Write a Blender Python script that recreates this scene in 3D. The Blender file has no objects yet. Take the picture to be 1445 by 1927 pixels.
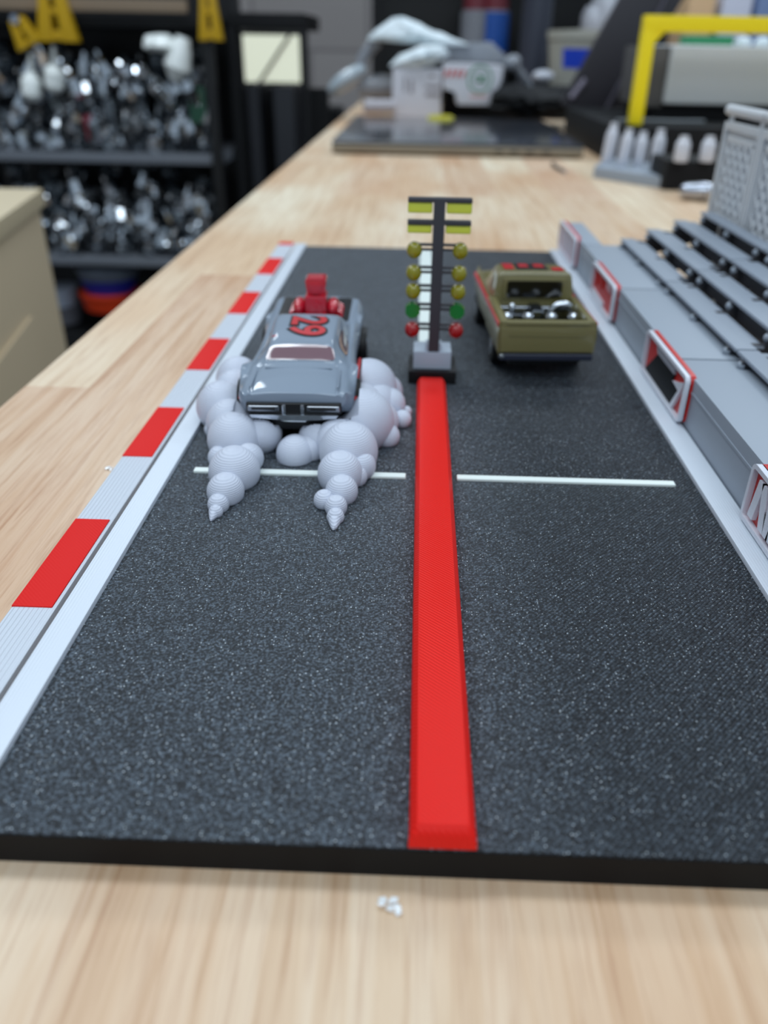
import bpy, bmesh, math, random
from math import sin, cos, pi, radians as R_
from mathutils import Vector, Matrix
from mathutils.bvhtree import BVHTree
S = 0.012            # one drawing unit = 1.2 cm; everything below is written in units
C = bpy.context.scene.collection
rnd = random.Random(7)

# ------------------------------------------------------------------ camera model
PITCH, ROLL, YAW = 0.52722, 0.01867, 0.02247
CAM = Vector((-0.46816, -5.58384, 7.41395)); F = 1500.0; CX, CY = 740.0, 963.5
CR = Matrix.Rotation(YAW, 3, 'Z') @ Matrix.Rotation(pi/2 - PITCH, 3, 'X') @ Matrix.Rotation(ROLL, 3, 'Z')
def pt(px, py, x=None, y=None, z=None):
    """point of the photograph on a real plane of the room (x=, y= or z=)"""
    d = CR @ Vector(((px-CX)/F, -(py-CY)/F, -1.0))
    if x is not None: t = (x-CAM.x)/d.x
    elif y is not None: t = (y-CAM.y)/d.y
    else: t = (z-CAM.z)/d.z
    return CAM + d*t

# ------------------------------------------------------------------ materials
def lin(h):
    h = h.lstrip('#'); v = [int(h[i:i+2], 16)/255 for i in (0, 2, 4)]
    return tuple(((c+.055)/1.055)**2.4 if c > .04045 else c/12.92 for c in v)+(1,)
def mat(name, col, rough=.5, metal=0, coat=0, trans=0, spec=None, emit=None, alpha=None, ior=None):
    m = bpy.data.materials.new(name); m.use_nodes = True
    b = m.node_tree.nodes['Principled BSDF']
    b.inputs['Base Color'].default_value = lin(col) if isinstance(col, str) else tuple(col)+(1,)
    b.inputs['Roughness'].default_value = rough; b.inputs['Metallic'].default_value = metal
    b.inputs['Coat Weight'].default_value = coat; b.inputs['Coat Roughness'].default_value = .04
    b.inputs['Transmission Weight'].default_value = trans
    if spec is not None: b.inputs['Specular IOR Level'].default_value = spec
    if ior: b.inputs['IOR'].default_value = ior
    if emit: b.inputs['Emission Color'].default_value = lin(emit[0]); b.inputs['Emission Strength'].default_value = emit[1]
    if alpha is not None: b.inputs['Alpha'].default_value = alpha
    return m
class NT:
    def __init__(s, m): s.t = m.node_tree; s.n = s.t.nodes; s.b = s.n['Principled BSDF']
    def add(s, typ, **kw):
        n = s.n.new(typ)
        for k, v in kw.items():
            if k.startswith('_'): setattr(n, k[1:], v)
            else: n.inputs[k.replace('__', ' ')].default_value = v
        return n
    def link(s, a, ao, b, bi): s.t.links.new(a.outputs[ao], b.inputs[bi])
    def coord(s, scale=(1, 1, 1), rot=(0, 0, 0), kind='Object'):
        tc = s.add('ShaderNodeTexCoord'); mp = s.add('ShaderNodeMapping')
        mp.inputs['Scale'].default_value = scale; mp.inputs['Rotation'].default_value = rot
        s.link(tc, kind, mp, 'Vector'); return mp
    def ramp(s, stops, interp='LINEAR'):
        r = s.n.new('ShaderNodeValToRGB'); r.color_ramp.interpolation = interp
        e = r.color_ramp.elements
        while len(e) < len(stops): e.new(.5)
        for q, (p, c) in zip(e, stops): q.position = p; q.color = lin(c) if isinstance(c, str) else (c, c, c, 1)
        return r
    def mix(s, a, b, fac, blend='MIX'):
        n = s.n.new('ShaderNodeMix'); n.data_type = 'RGBA'; n.blend_type = blend
        for sock, v in ((6, a), (7, b), (0, fac)):
            if isinstance(v, tuple) and hasattr(v[0], 'outputs'): s.t.links.new(v[0].outputs[v[1]], n.inputs[sock])
            elif isinstance(v, str): n.inputs[sock].default_value = lin(v)
            else: n.inputs[sock].default_value = v
        return n
    def bump(s, src, out, strength, dist, prev=None):
        b = s.add('ShaderNodeBump', Strength=strength, Distance=dist); s.link(src, out, b, 'Height')
        if prev: s.link(prev, 'Normal', b, 'Normal')
        s.link(b, 'Normal', s.b, 'Normal'); return b
def printed(name, col, rough=.42, period=.03, axis='Z', strength=.25, rot=(0, 0, 0), extra=None, **kw):
    """3D printed plastic: fine filament lines as bump"""
    m = mat(name, col, rough, **kw); t = NT(m); mp = t.coord((1/S,)*3, rot)
    w = t.add('ShaderNodeTexWave', Scale=.314/period, Distortion=.6, Detail=1.0); w.bands_direction = axis
    t.link(mp, 'Vector', w, 'Vector'); w.inputs['Detail Scale'].default_value = .4
    b = t.bump(w, 'Fac', strength, period*S*.5)
    nz = t.add('ShaderNodeTexNoise', Scale=9.0, Detail=3.0); t.link(mp, 'Vector', nz, 'Vector')
    t.bump(nz, 'Fac', .12, .02*S, b)
    return m

def wood_mat():
    m = mat('butcher_block_wood', '#d8b48c', .45, coat=.05); t = NT(m)
    m.node_tree.nodes['Principled BSDF'].inputs['Coat Roughness'].default_value = .25
    mp = t.coord((1/S,)*3, (0, 0, R_(90)))
    br = t.add('ShaderNodeTexBrick', Scale=1.0); br.offset = .37; br.squash = 1.0
    br.inputs['Brick Width'].default_value = 33.0; br.inputs['Row Height'].default_value = 3.4; br.inputs['Mortar Size'].default_value = 0.0
    br.inputs['Color1'].default_value = (0, 0, 0, 1); br.inputs['Color2'].default_value = (1, 1, 1, 1); br.inputs['Bias'].default_value = 0
    t.link(mp, 'Vector', br, 'Vector')
    tone = t.ramp([(0, '#cfa681'), (.3, '#dcbc98'), (.55, '#e3cbaa'), (.8, '#f0e3c6'), (1, '#d6ac8c')])
    t.link(br, 'Color', tone, 'Fac')
    g = t.coord((2.6/S, .10/S, 1/S)); n1 = t.add('ShaderNodeTexNoise', Scale=1.0, Detail=7.0, Roughness=.62, Distortion=.5); t.link(g, 'Vector', n1, 'Vector')
    off = t.n.new('ShaderNodeVectorMath'); off.operation = 'MULTIPLY_ADD'; off.inputs[1].default_value = (37, 91, 13)
    t.link(br, 'Color', off, 0); t.link(g, 'Vector', off, 2); t.link(off, 'Vector', n1, 'Vector')
    r1 = t.ramp([(.3, '#b58d6a'), (.45, '#dfc8ab'), (.56, '#f0e3cd'), (.7, '#c6a283')]); t.link(n1, 'Fac', r1, 'Fac')
    g2 = t.coord((9/S, .35/S, 1/S)); n2 = t.add('ShaderNodeTexNoise', Scale=1.0, Detail=5.0, Roughness=.7); t.link(g2, 'Vector', n2, 'Vector')
    r2 = t.ramp([(.34, '#c39a74'), (.5, '#ffffff')]); t.link(n2, 'Fac', r2, 'Fac')
    x1 = t.mix((tone, 'Color'), (r1, 'Color'), .45)
    x2 = t.mix((x1, 2), (r2, 'Color'), .38, 'MULTIPLY')
    n3 = t.add('ShaderNodeTexNoise', Scale=.22, Detail=2.0); mq = t.coord((1/S, .35/S, 1/S)); t.link(mq, 'Vector', n3, 'Vector')
    r3 = t.ramp([(.35, '#e2bb98'), (.65, '#ffffff')]); t.link(n3, 'Fac', r3, 'Fac')
    x3 = t.mix((x2, 2), (r3, 'Color'), .6, 'MULTIPLY')
    t.link(x3, 2, t.b, 'Base Color')
    t.bump(n2, 'Fac', .12, .02*S)
    return m

def asphalt_mat():
    m = mat('speckled_black_printed_plastic', '#2c3036', .48, spec=.5); t = NT(m)
    mp = t.coord((1/S,)*3)
    # fine pale flecks: the plastic's sparkle painted into the colour
    n = t.add('ShaderNodeTexNoise', Scale=24.0, Detail=4.0, Roughness=.8); t.link(mp, 'Vector', n, 'Vector')
    v = t.add('ShaderNodeTexVoronoi', Scale=26.0); t.link(mp, 'Vector', v, 'Vector')
    rv = t.ramp([(.12, 1.0), (.36, 0.0)]); t.link(v, 'Distance', rv, 'Fac')
    rc = t.n.new('ShaderNodeSeparateColor'); t.link(v, 'Color', rc, 0)
    rr = t.ramp([(.8, 0.0), (.97, 1.0)]); t.link(rc, 0, rr, 'Fac')
    fl = t.n.new('ShaderNodeMath'); fl.operation = 'MULTIPLY'; t.link(rv, 'Color', fl, 0); t.link(rr, 'Color', fl, 1)
    # diagonal filament lines on the right lane
    md = t.coord((1/S,)*3, (0, 0, R_(-47)))
    w = t.add('ShaderNodeTexWave', Scale=.314/.056, Distortion=.8, Detail=2.0); w.bands_direction = 'Y'
    w.inputs['Detail Scale'].default_value = 2.2; t.link(md, 'Vector', w, 'Vector')
    sp = t.n.new('ShaderNodeSeparateXYZ'); t.link(mp, 'Vector', sp, 0)
    mr = t.n.new('ShaderNodeMapRange'); mr.inputs[1].default_value = .2; mr.inputs[2].default_value = 2.0
    mr.inputs[3].default_value = .12; mr.inputs[4].default_value = 1.0; t.link(sp, 0, mr, 0)
    wl = t.n.new('ShaderNodeMath'); wl.operation = 'MULTIPLY'; t.link(w, 'Fac', wl, 0); t.link(mr, 0, wl, 1)
    cr = t.ramp([(.4, '#0e1013'), (.5, '#272c32'), (.61, '#687480')]); t.link(n, 'Fac', cr, 'Fac')
    c1 = t.mix((cr, 'Color'), '#15181d', (wl, 0), 'MIX')
    hf = t.n.new('ShaderNodeMath'); hf.operation = 'MULTIPLY'; hf.inputs[1].default_value = .72; t.link(wl, 0, hf, 0)
    t.t.links.new(hf.outputs[0], c1.inputs[0])
    c2 = t.mix((c1, 2), '#e6f0f6', (fl, 0)); t.link(c2, 2, t.b, 'Base Color')
    b1 = t.bump(n, 'Fac', .55, .05*S); t.bump(wl, 0, .8, .03*S, b1)
    return m

M = {}
M['wood'] = wood_mat(); M['asphalt'] = asphalt_mat()
M['black_edge'] = mat('matte_black_plastic', '#0d0e10', .6, spec=.2)
M['white_print'] = printed('white_printed_plastic', '#d6dde6', .4, .05, 'X', .15)
M['kerb_white'] = printed('ridged_white_plastic', '#d3d9e2', .42, .075, 'X', .5)
M['smoke'] = printed('smoke_white_plastic', '#c9cedb', .48, .034, 'Z', .32)
M['red_print'] = printed('red_printed_plastic', '#e8221a', .36, .05, 'Y', .3, (0, 0, R_(40)), spec=.15)
M['red_panel'] = printed('red_panel_plastic', '#e0221f', .55, .05, 'Y', .12, (0, 0, R_(45)), spec=.12)
M['grey_print'] = printed('grey_printed_plastic', '#98a1ac', .5, .04, 'Z', .12)
M['seat_grey'] = printed('bench_grey_plastic', '#919aa6', .5, .05, 'Y', .12)
M['dark_print'] = mat('charcoal_plastic', '#3a3a3f', .5)
M['line'] = mat('white_paint_line', '#e8f0ea', .4)
M['amber'] = mat('amber_lens', '#a8a010', .18, trans=.35, coat=.5)
M['amber_bar'] = mat('yellow_green_lens', '#e2ea4a', .2, trans=.15, coat=.4)
M['green'] = mat('green_lens', '#0f8a34', .2, trans=.3, coat=.5)
M['red_lens'] = mat('red_lens', '#b40a0a', .2, trans=.2, coat=.5)
M['car_grey'] = mat('glossy_grey_enamel', '#8592a1', .6, coat=.55, spec=.25)
M['trim_grey'] = mat('window_rubber_grey', '#4d5560', .7, spec=.2)
M['chrome'] = mat('chrome', '#d8dce0', .07, metal=1)
M['dark_chrome'] = mat('shaded_chrome', '#8e9297', .18, metal=1)  # chrome with shade put into its darker colour
M['black'] = mat('satin_black', '#0b0b0c', .4)
M['rubber'] = mat('tyre_black', '#0a0a0b', .55)
M['glass_pink'] = mat('pink_tinted_window', '#7d5d64', .08, coat=1.0)
M['glass_red'] = mat('red_tinted_side_window', '#5e1a22', .12, coat=1.0)
M['engine_red'] = mat('glossy_red_plastic', '#c8102a', .2, coat=.8)
M['decal_red'] = mat('red_decal', '#cf2a2f', .3, coat=.6)
M['decal_black'] = mat('black_decal', '#1c1416', .35, coat=.5)
M['khaki'] = mat('khaki_enamel', '#787046', .3, coat=.5)
M['dark_glass'] = mat('dark_window', '#0c0b0a', .12, coat=.6)
M['bed'] = mat('dark_blue_grey_bed', '#22262d', .35)

# ------------------------------------------------------------------ mesh builder
class MB:
    def __init__(s): s.bm = bmesh.new()
    def _bev(s, vs, b, seg=2):
        if b: 
            es = list({e for v in vs for e in v.link_edges})
            bmesh.ops.bevel(s.bm, geom=es, offset=b, segments=seg, affect='EDGES', profile=.7)
    def box(s, x0, x1, y0, y1, z0, z1, b=0, seg=2, rot=None, about=None):
        r = bmesh.ops.create_cube(s.bm, size=1)['verts']
        c = Vector(((x0+x1)/2, (y0+y1)/2, (z0+z1)/2))
        for v in r:
            v.co = Vector((v.co.x*(x1-x0), v.co.y*(y1-y0), v.co.z*(z1-z0)))+c
            if rot is not None: a = about or c; v.co = rot @ (v.co-a)+a
        s._bev(r, b, seg); return s
    def cyl(s, p0, p1, r0, r1=None, n=20, b=0):
        p0 = Vector(p0); p1 = Vector(p1); r1 = r0 if r1 is None else r1; d = p1-p0
        q = d.to_track_quat('Z', 'Y'); A = []; B = []
        for i in range(n):
            a = 2*pi*i/n; e = Vector((cos(a), sin(a), 0))
            A.append(s.bm.verts.new(p0+q@(e*r0))); B.append(s.bm.verts.new(p1+q@(e*r1)))
        for i in range(n): j = (i+1) % n; s.bm.faces.new((A[i], A[j], B[j], B[i]))
        s.bm.faces.new(A[::-1]); s.bm.faces.new(B)
        return s
    def lathe(s, prof, c=(0, 0, 0), axis='Z', n=28, caps=True):
        c = Vector(c); rows = []
        for r, h in prof:
            row = []
            for i in range(n):
                a = 2*pi*i/n; p = Vector((r*cos(a), r*sin(a), h))
                if axis == 'X': p = Vector((p.z, p.x, p.y))
                if axis == 'Y': p = Vector((p.y, p.z, p.x))
                row.append(s.bm.verts.new(c+p))
            rows.append(row)
        for a, b in zip(rows, rows[1:]):
            for i in range(n): j = (i+1) % n; s.bm.faces.new((a[i], a[j], b[j], b[i]))
        if caps and prof[0][0] > 1e-5: s.bm.faces.new(rows[0][::-1])
        if caps and prof[-1][0] > 1e-5: s.bm.faces.new(rows[-1])
        return s
    def tube(s, pts, r, n=12):
        pts = [Vector(p) for p in pts]; rows = []
        for i, p in enumerate(pts):
            d = (pts[min(i+1, len(pts)-1)]-pts[max(i-1, 0)]).normalized(); q = d.to_track_quat('Z', 'Y')
            rr = r[i] if isinstance(r, (list, tuple)) else r
            rows.append([s.bm.verts.new(p+q@Vector((cos(2*pi*k/n)*rr, sin(2*pi*k/n)*rr, 0))) for k in range(n)])
        for a, b in zip(rows, rows[1:]):
            for i in range(n): j = (i+1) % n; s.bm.faces.new((a[i], a[j], b[j], b[i]))
        s.bm.faces.new(rows[0][::-1]); s.bm.faces.new(rows[-1]); return s
    def sph(s, c, r, sc=(1, 1, 1), u=32, v=20, fn=None):
        P = lambda a, t: Vector((r*sc[0]*sin(t)*cos(a), r*sc[1]*sin(t)*sin(a), r*sc[2]*cos(t)))+Vector(c)
        g = (lambda p: fn(p)) if fn else (lambda p: p)
        top = s.bm.verts.new(g(P(0, 0))); bot = s.bm.verts.new(g(P(0, pi)))
        rows = [[s.bm.verts.new(g(P(2*pi*i/u, pi*k/v))) for i in range(u)] for k in range(1, v)]
        for i in range(u):
            j = (i+1) % u
            s.bm.faces.new((top, rows[0][i], rows[0][j])); s.bm.faces.new((bot, rows[-1][j], rows[-1][i]))
            for a, b in zip(rows, rows[1:]): s.bm.faces.new((a[i], b[i], b[j], a[j]))
        return s
    def prism(s, poly, axis, a0, a1, b=0):
        """polygon in the two other axes, extruded along axis"""
        def mk(p, a):
            return {'X': (a, p[0], p[1]), 'Y': (p[0], a, p[1]), 'Z': (p[0], p[1], a)}[axis]
        A = [s.bm.verts.new(mk(p, a0)) for p in poly]; B = [s.bm.verts.new(mk(p, a1)) for p in poly]
        n = len(poly)
        for i in range(n): j = (i+1) % n; s.bm.faces.new((A[i], A[j], B[j], B[i]))
        s.bm.faces.new(A[::-1]); s.bm.faces.new(B)
        s._bev(A+B, b); return s
    def grid(s, rows, close=False):
        V = [[s.bm.verts.new(p) for p in r] for r in rows]
        for a, b in zip(V, V[1:]):
            m = len(a)
            for i in range(m if close else m-1):
                j = (i+1) % m
                s.bm.faces.new((a[i], a[j], b[j], b[i]))
        return V
    def build(s, name, m, parent=None, local=False, smooth=True, angle=40):
        bm = s.bm
        bmesh.ops.remove_doubles(bm, verts=bm.verts, dist=1e-5)
        bmesh.ops.recalc_face_normals(bm, faces=bm.faces)
        if parent is not None:
            org = Vector((0, 0, 0)) if local else world_u(parent)
        else:
            xs = [v.co.x for v in bm.verts]; ys = [v.co.y for v in bm.verts]; zs = [v.co.z for v in bm.verts]
            org = Vector(((min(xs)+max(xs))/2, (min(ys)+max(ys))/2, min(zs)))
        for v in bm.verts: v.co = (v.co-org)*S
        me = bpy.data.meshes.new(name); 
        if smooth:
            for f in bm.faces: f.smooth = True
            for e in bm.edges:
                if len(e.link_faces) == 2 and e.calc_face_angle(0) > R_(angle): e.smooth = False
        bm.to_mesh(me); bm.free()
        me.materials.append(M[m] if isinstance(m, str) else m)
        o = bpy.data.objects.new(name, me); C.objects.link(o)
        if parent is not None: o.parent = parent
        else: o.location = org*S
        return o
def world_u(o):
    p = Vector((0, 0, 0)); 
    while o is not None: p += o.location/S; o = o.parent
    return p
def tag(o, label, cat, group=None):
    o['label'] = label; o['category'] = cat
    if group: o['group'] = group
    return o
def thing(name, label, cat, loc=(0, 0, 0), rz=0, group=None):
    o = bpy.data.objects.new(name, None); C.objects.link(o); o.empty_display_size = .01
    o.location = Vector(loc)*S; o.rotation_euler = (0, 0, rz)
    return tag(o, label, cat, group)
def struct(o): o['kind'] = 'structure'; return o
def kids(o): return [c for c in bpy.data.objects if c.parent == o]
def dup(root, loc=None, label=None, rz=None, scale=None):
    def cp(o, par):
        c = o.copy(); C.objects.link(c); c.parent = par
        for k in kids_of[o.name]: cp(k, c)
        return c
    kids_of = {o.name: kids(o) for o in list(bpy.data.objects)}
    r = cp(root, None)
    if loc is not None: r.location = Vector(loc)*S
    if label: r['label'] = label
    if rz is not None: r.rotation_euler = (0, 0, rz)
    if scale: r.scale = scale
    return r
TZ = -.47     # table top
def text_mesh(txt, size, bold=0.0, ext=.01):
    cu = bpy.data.curves.new('text', 'FONT'); cu.body = txt; cu.size = size; cu.offset = bold; cu.extrude = ext
    cu.align_x = 'CENTER'; cu.align_y = 'CENTER'; cu.resolution_u = 6
    o = bpy.data.objects.new('text', cu); C.objects.link(o)
    bpy.context.view_layer.update()
    me = bpy.data.meshes.new_from_object(o.evaluated_get(bpy.context.evaluated_depsgraph_get()))
    vs = [v.co.copy() for v in me.vertices]; fs = [tuple(p.vertices) for p in me.polygons]
    bpy.data.objects.remove(o); bpy.data.meshes.remove(me); bpy.data.curves.remove(cu)
    return vs, fs
def add_text(mb, txt, size, fn, bold=0., ext=.01):
    vs, fs = text_mesh(txt, size, bold, ext); V = [mb.bm.verts.new(fn(v)) for v in vs]
    for f in fs:
        try: mb.bm.faces.new([V[i] for i in f])
        except ValueError: pass
    return mb

# ================================================================== SETTING
M['wall'] = mat('grey_block_wall', '#a39d9b', .8); t = NT(M['wall'])
mp = t.coord((1/S,)*3, (R_(90), 0, 0)); br = t.add('ShaderNodeTexBrick', Scale=1.0)
br.inputs['Brick Width'].default_value = 33; br.inputs['Row Height'].default_value = 16.5; br.inputs['Mortar Size'].default_value = .5
br.inputs['Color1'].default_value = lin('#a59e9b'); br.inputs['Color2'].default_value = lin('#ada6a3'); br.inputs['Mortar'].default_value = lin('#8b8583')
t.link(mp, 'Vector', br, 'Vector'); t.link(br, 'Color', t.b, 'Base Color')
M['floor'] = mat('dark_concrete', '#2b2b2c', .6); t = NT(M['floor']); mp = t.coord((1/S,)*3)
nz = t.add('ShaderNodeTexNoise', Scale=.08, Detail=5.0); t.link(mp, 'Vector', nz, 'Vector')
rp = t.ramp([(.3, '#1d1d1e'), (.7, '#383837')]); t.link(nz, 'Fac', rp, 'Fac'); t.link(rp, 'Color', t.b, 'Base Color')
FZ = -76
b = MB(); b.box(-190, 190, -130, 262, FZ-3, FZ); struct(b.build('floor', 'floor'))
b = MB(); b.box(-190, 190, 262, 268, FZ, 150); struct(b.build('wall_back', 'wall'))
b = MB(); b.box(-196, -190, -130, 268, FZ, 150); struct(b.build('wall_left', 'wall'))

# table: one long butcher block bench
TX0, TX1, TY0, TY1 = -10.75, 62, -14, 147.5
tb = thing('workbench', 'long pale butcher block wooden workbench that carries the toy drag strip', 'workbench', (25, 80, FZ))
b = MB(); b.box(TX0, TX1, TY0, TY1, TZ-3.2, TZ, .12, 3); b.build('bench_top', 'wood', tb)
for x in (TX0+5, TX1-6):
    for y in (TY0+5, TY1-9):
        b = MB(); b.box(x-2.5, x+2.5, y-2.5, y+2.5, FZ, TZ-3.2); b.build('leg', 'black', tb)

# ================================================================== TRACK
W = 5.2; L = 29.66
tr = thing('drag_strip_board', 'black textured toy drag strip board with white edges lying on the wooden bench', 'drag strip', (0, L/2, TZ))
b = MB(); b.box(-W-.42, W+.5, 0, L, TZ, -.001, .035); b.build('road_slab', 'asphalt', tr)
b = MB(); b.box(-W-.422, W+.502, -.012, .02, TZ, -.03, .0); b.build('front_edge', 'black_edge', tr)
for x0, x1 in ((-W-.43, -W), (W, W+.51)):
    b = MB(); b.box(x0, x1, -.01, L+.02, -.05, .09, .03); b.build('edge_border', 'white_print', tr)
for x0, x1 in ((-4.8, -.55), (.47, 4.79)):
    b = MB(); b.box(x0, x1, 8.46, 8.64, -.02, .05, .03, 3); b.build('start_line', 'line', tr)
b = MB(); b.box(-.33, .17, 14.7, L-.15, -.02, .03, .015); b.build('centre_line', 'line', tr)
b = MB()
prof = [(-.37, 0), (-.365, .15), (-.345, .2), (-.285, .265), (-.26, .27), (.26, .27), (.285, .265), (.345, .2), (.365, .15), (.37, 0)]
rows = []
for y, k, h in ((0, 1, 0), (.01, 1, .6), (.05, .99, .85), (.11, .98, 1.), (13.35, .98, 1), (13.5, .93, .95), (13.6, .8, .55), (13.62, .75, 0)):
    rows.append([Vector((x*k, y, z*h)) for x, z in prof])
b.grid(rows); b.build('divider_strip', 'red_print', tr, angle=30)

# kerb
kb = thing('kerb', 'long red and white striped kerb rail beside the left edge of the track', 'kerb', (-6.13, L/2, TZ))
b = MB(); b.box(-6.56, -5.87, -3, 30.9, TZ, -.12, .075, 3); b.build('kerb_rail', 'kerb_white', kb)
yy = 4.13-5.26
while yy < 30.4:
    y1 = min(yy+2.64, 30.85)
    b = MB(); b.box(-6.545, -5.91, yy, y1, -.15, -.1, .02); b.build('red_panel', 'red_panel', kb); yy += 5.24

# ================================================================== BARRIER, SIGNS, BLEACHERS
segs = [(-.0, 6.25), (6.33, 12.62), (12.7, 18.98), (19.06, 25.3)]
bl = ['nearest grey barrier wall segment, at the right edge of the picture behind the lettered sign',
      'grey barrier wall segment between the lettered sign and the black and red sign',
      'grey barrier wall segment next to the black and red sign beside the pickup lane',
      'far grey barrier wall segment behind the plain red sign past the khaki pickup']
for (y0, y1), lb in zip(segs, bl):
    w = thing('barrier_wall', lb, 'barrier', (6.5, (y0+y1)/2, TZ), group='grey barrier wall segments')
    b = MB(); b.box(5.74, 7.45, y0, y1, TZ, 1.2, .04); b.build('wall_block', 'grey_print', w)
    b = MB(); b.box(5.72, 5.77, y0+.02, y1-.02, .86, .92, .01); b.build('raised_line', 'grey_print', w)
w = thing('barrier_wall', 'last narrow grey barrier wall segment at the far end of the track', 'barrier', (6.2, 27.6, TZ), group='grey barrier wall segments')
b = MB(); b.box(5.74, 6.45, 25.36, 29.7, TZ, 1.2, .04); b.build('wall_block', 'grey_print', w)

M['sign_red'] = mat('sign_red', '#c8221c', .4); M['sign_white'] = printed('sign_white', '#dcdfe8', .42, .03, 'Z', .2)
M['sign_black'] = mat('sign_black', '#0b0d10', .6, spec=.2); M['sign_grey'] = mat('sign_grey', '#9a9da6', .5); M['sign_pink'] = mat('faded_pink_plastic', '#cfa3ab', .5)
def rrect(y0, y1, z0, z1, r, n=5):
    out = []
    for cy, cz, a0 in ((y1-r, z1-r, 0), (y0+r, z1-r, 90), (y0+r, z0+r, 180), (y1-r, z0+r, 270)):
        for k in range(n+1):
            a = R_(a0+90*k/n); out.append((cy+r*cos(a), cz+r*sin(a)))
    return out
def frame(mb, y0, y1, z0, z1, t, xa, xb, r=.16):
    o = rrect(y0, y1, z0, z1, r); i = rrect(y0+t, y1-t, z0+t, z1-t, max(r-t, .03))
    n = len(o); V = {}
    for nm, p in (('o', o), ('i', i)):
        for x in (xa, xb): V[nm, x] = [mb.bm.verts.new((x, *q)) for q in p]
    for k in range(n):
        j = (k+1) % n
        for a, c in ((('o', xa), ('i', xa)), (('o', xb), ('i', xb)), (('o', xa), ('o', xb)), (('i', xa), ('i', xb))):
            mb.bm.faces.new((V[a][k], V[a][j], V[c][j], V[c][k]))
def sign(y0, y1, label, kind, field='sign_red'):
    z0, z1 = .19, 1.31
    s = thing('sign_board', label, 'sign', (5.65, (y0+y1)/2, .19), group='advertising signs along the barrier')
    b = MB(); b.prism(rrect(y0, y1, z0, z1, .16), 'X', 5.61, 5.745); b.build('backing', 'sign_red', s)
    b = MB(); frame(b, y0, y1, z0, z1, .09, 5.51, 5.63); b.build('border', 'sign_white', s)
    if field != 'sign_red':
        b = MB(); b.prism(rrect(y0+.09, y1-.09, z0+.09, z1-.09, .07), 'X', 5.58, 5.615); b.build('field', field, s)
    xa, xb = 5.525, 5.615
    P = lambda pts: [(y1-u*(y1-y0), z0+v*(z1-z0)) for u, v in pts]     # u runs towards the viewer
    def bar(u0, v0, u1, v1, w):                                           # a slanted letter stroke
        return P([(u0-w, v0), (u0+w, v0), (u1+w, v1), (u1-w, v1)])
    if kind == 'letters':
        for k, u in enumerate((.10, .34, .62)):
            b = MB()
            for st in ((u, .16, u+.035, .84), (u+.075, .84, u+.14, .16), (u+.2, .16, u+.175, .84)):
                b.prism(bar(*st, .03), 'X', xa, xb)
            b.build('letter', 'sign_white', s)
    if kind == 'logo':
        b = MB(); b.prism(P([(.05, .10), (.30, .72), (.72, .72), (.68, .55), (.86, .50), (.78, .10)]), 'X', 5.57, 5.62); b.build('black_shape', 'sign_black', s)
        b = MB(); b.prism(P([(.26, .86), (.30, .73), (.72, .73), (.72, .86)]), 'X', 5.55, 5.62); b.build('grey_bar', 'sign_grey', s)
        b = MB(); b.prism(P([(.72, .60), (.80, .66), (.93, .80), (.93, .70), (.80, .10), (.75, .10), (.86, .55)]), 'X', 5.54, 5.62); b.build('white_stroke', 'sign_white', s)
    if kind == 'red':
        b = MB(); b.prism(bar(.22, .45, .22, .88, .02), 'X', 5.55, xb); b.prism(bar(.44, .5, .44, .88, .025), 'X', 5.55, xb); b.build('ridge', 'sign_red', s)
        b = MB(); b.prism(P([(.66, .84), (.84, .84), (.84, .68), (.66, .7)]), 'X', 5.55, xb); b.build('grey_patch', 'sign_pink', s)
        b = MB(); b.prism(P([(.06, .1), (.08, .26), (.6, .22), (.6, .1)]), 'X', 5.55, xb); b.build('pale_patch', 'sign_white', s)
    if kind == 'strokes':
        for u in (.2, .34, .5, .64, .8):
            b = MB(); b.prism(bar(u, .15, u, .85, .022), 'X', 5.53, xb); b.build('letter', 'sign_white', s)
sign(3.75, 7.32, 'red sign with big white slanted letters, cut by the right picture edge', 'letters')
sign(11.42, 14.98, 'red sign with a black shape and grey bar in a white border', 'logo')
sign(19.15, 22.6, 'plain red sign with faint grey and white patches beside the khaki pickup', 'red')
sign(26.3, 30.1, 'faded pale pink sign with upright strokes at the far end of the track', 'strokes', 'sign_pink')

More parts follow.
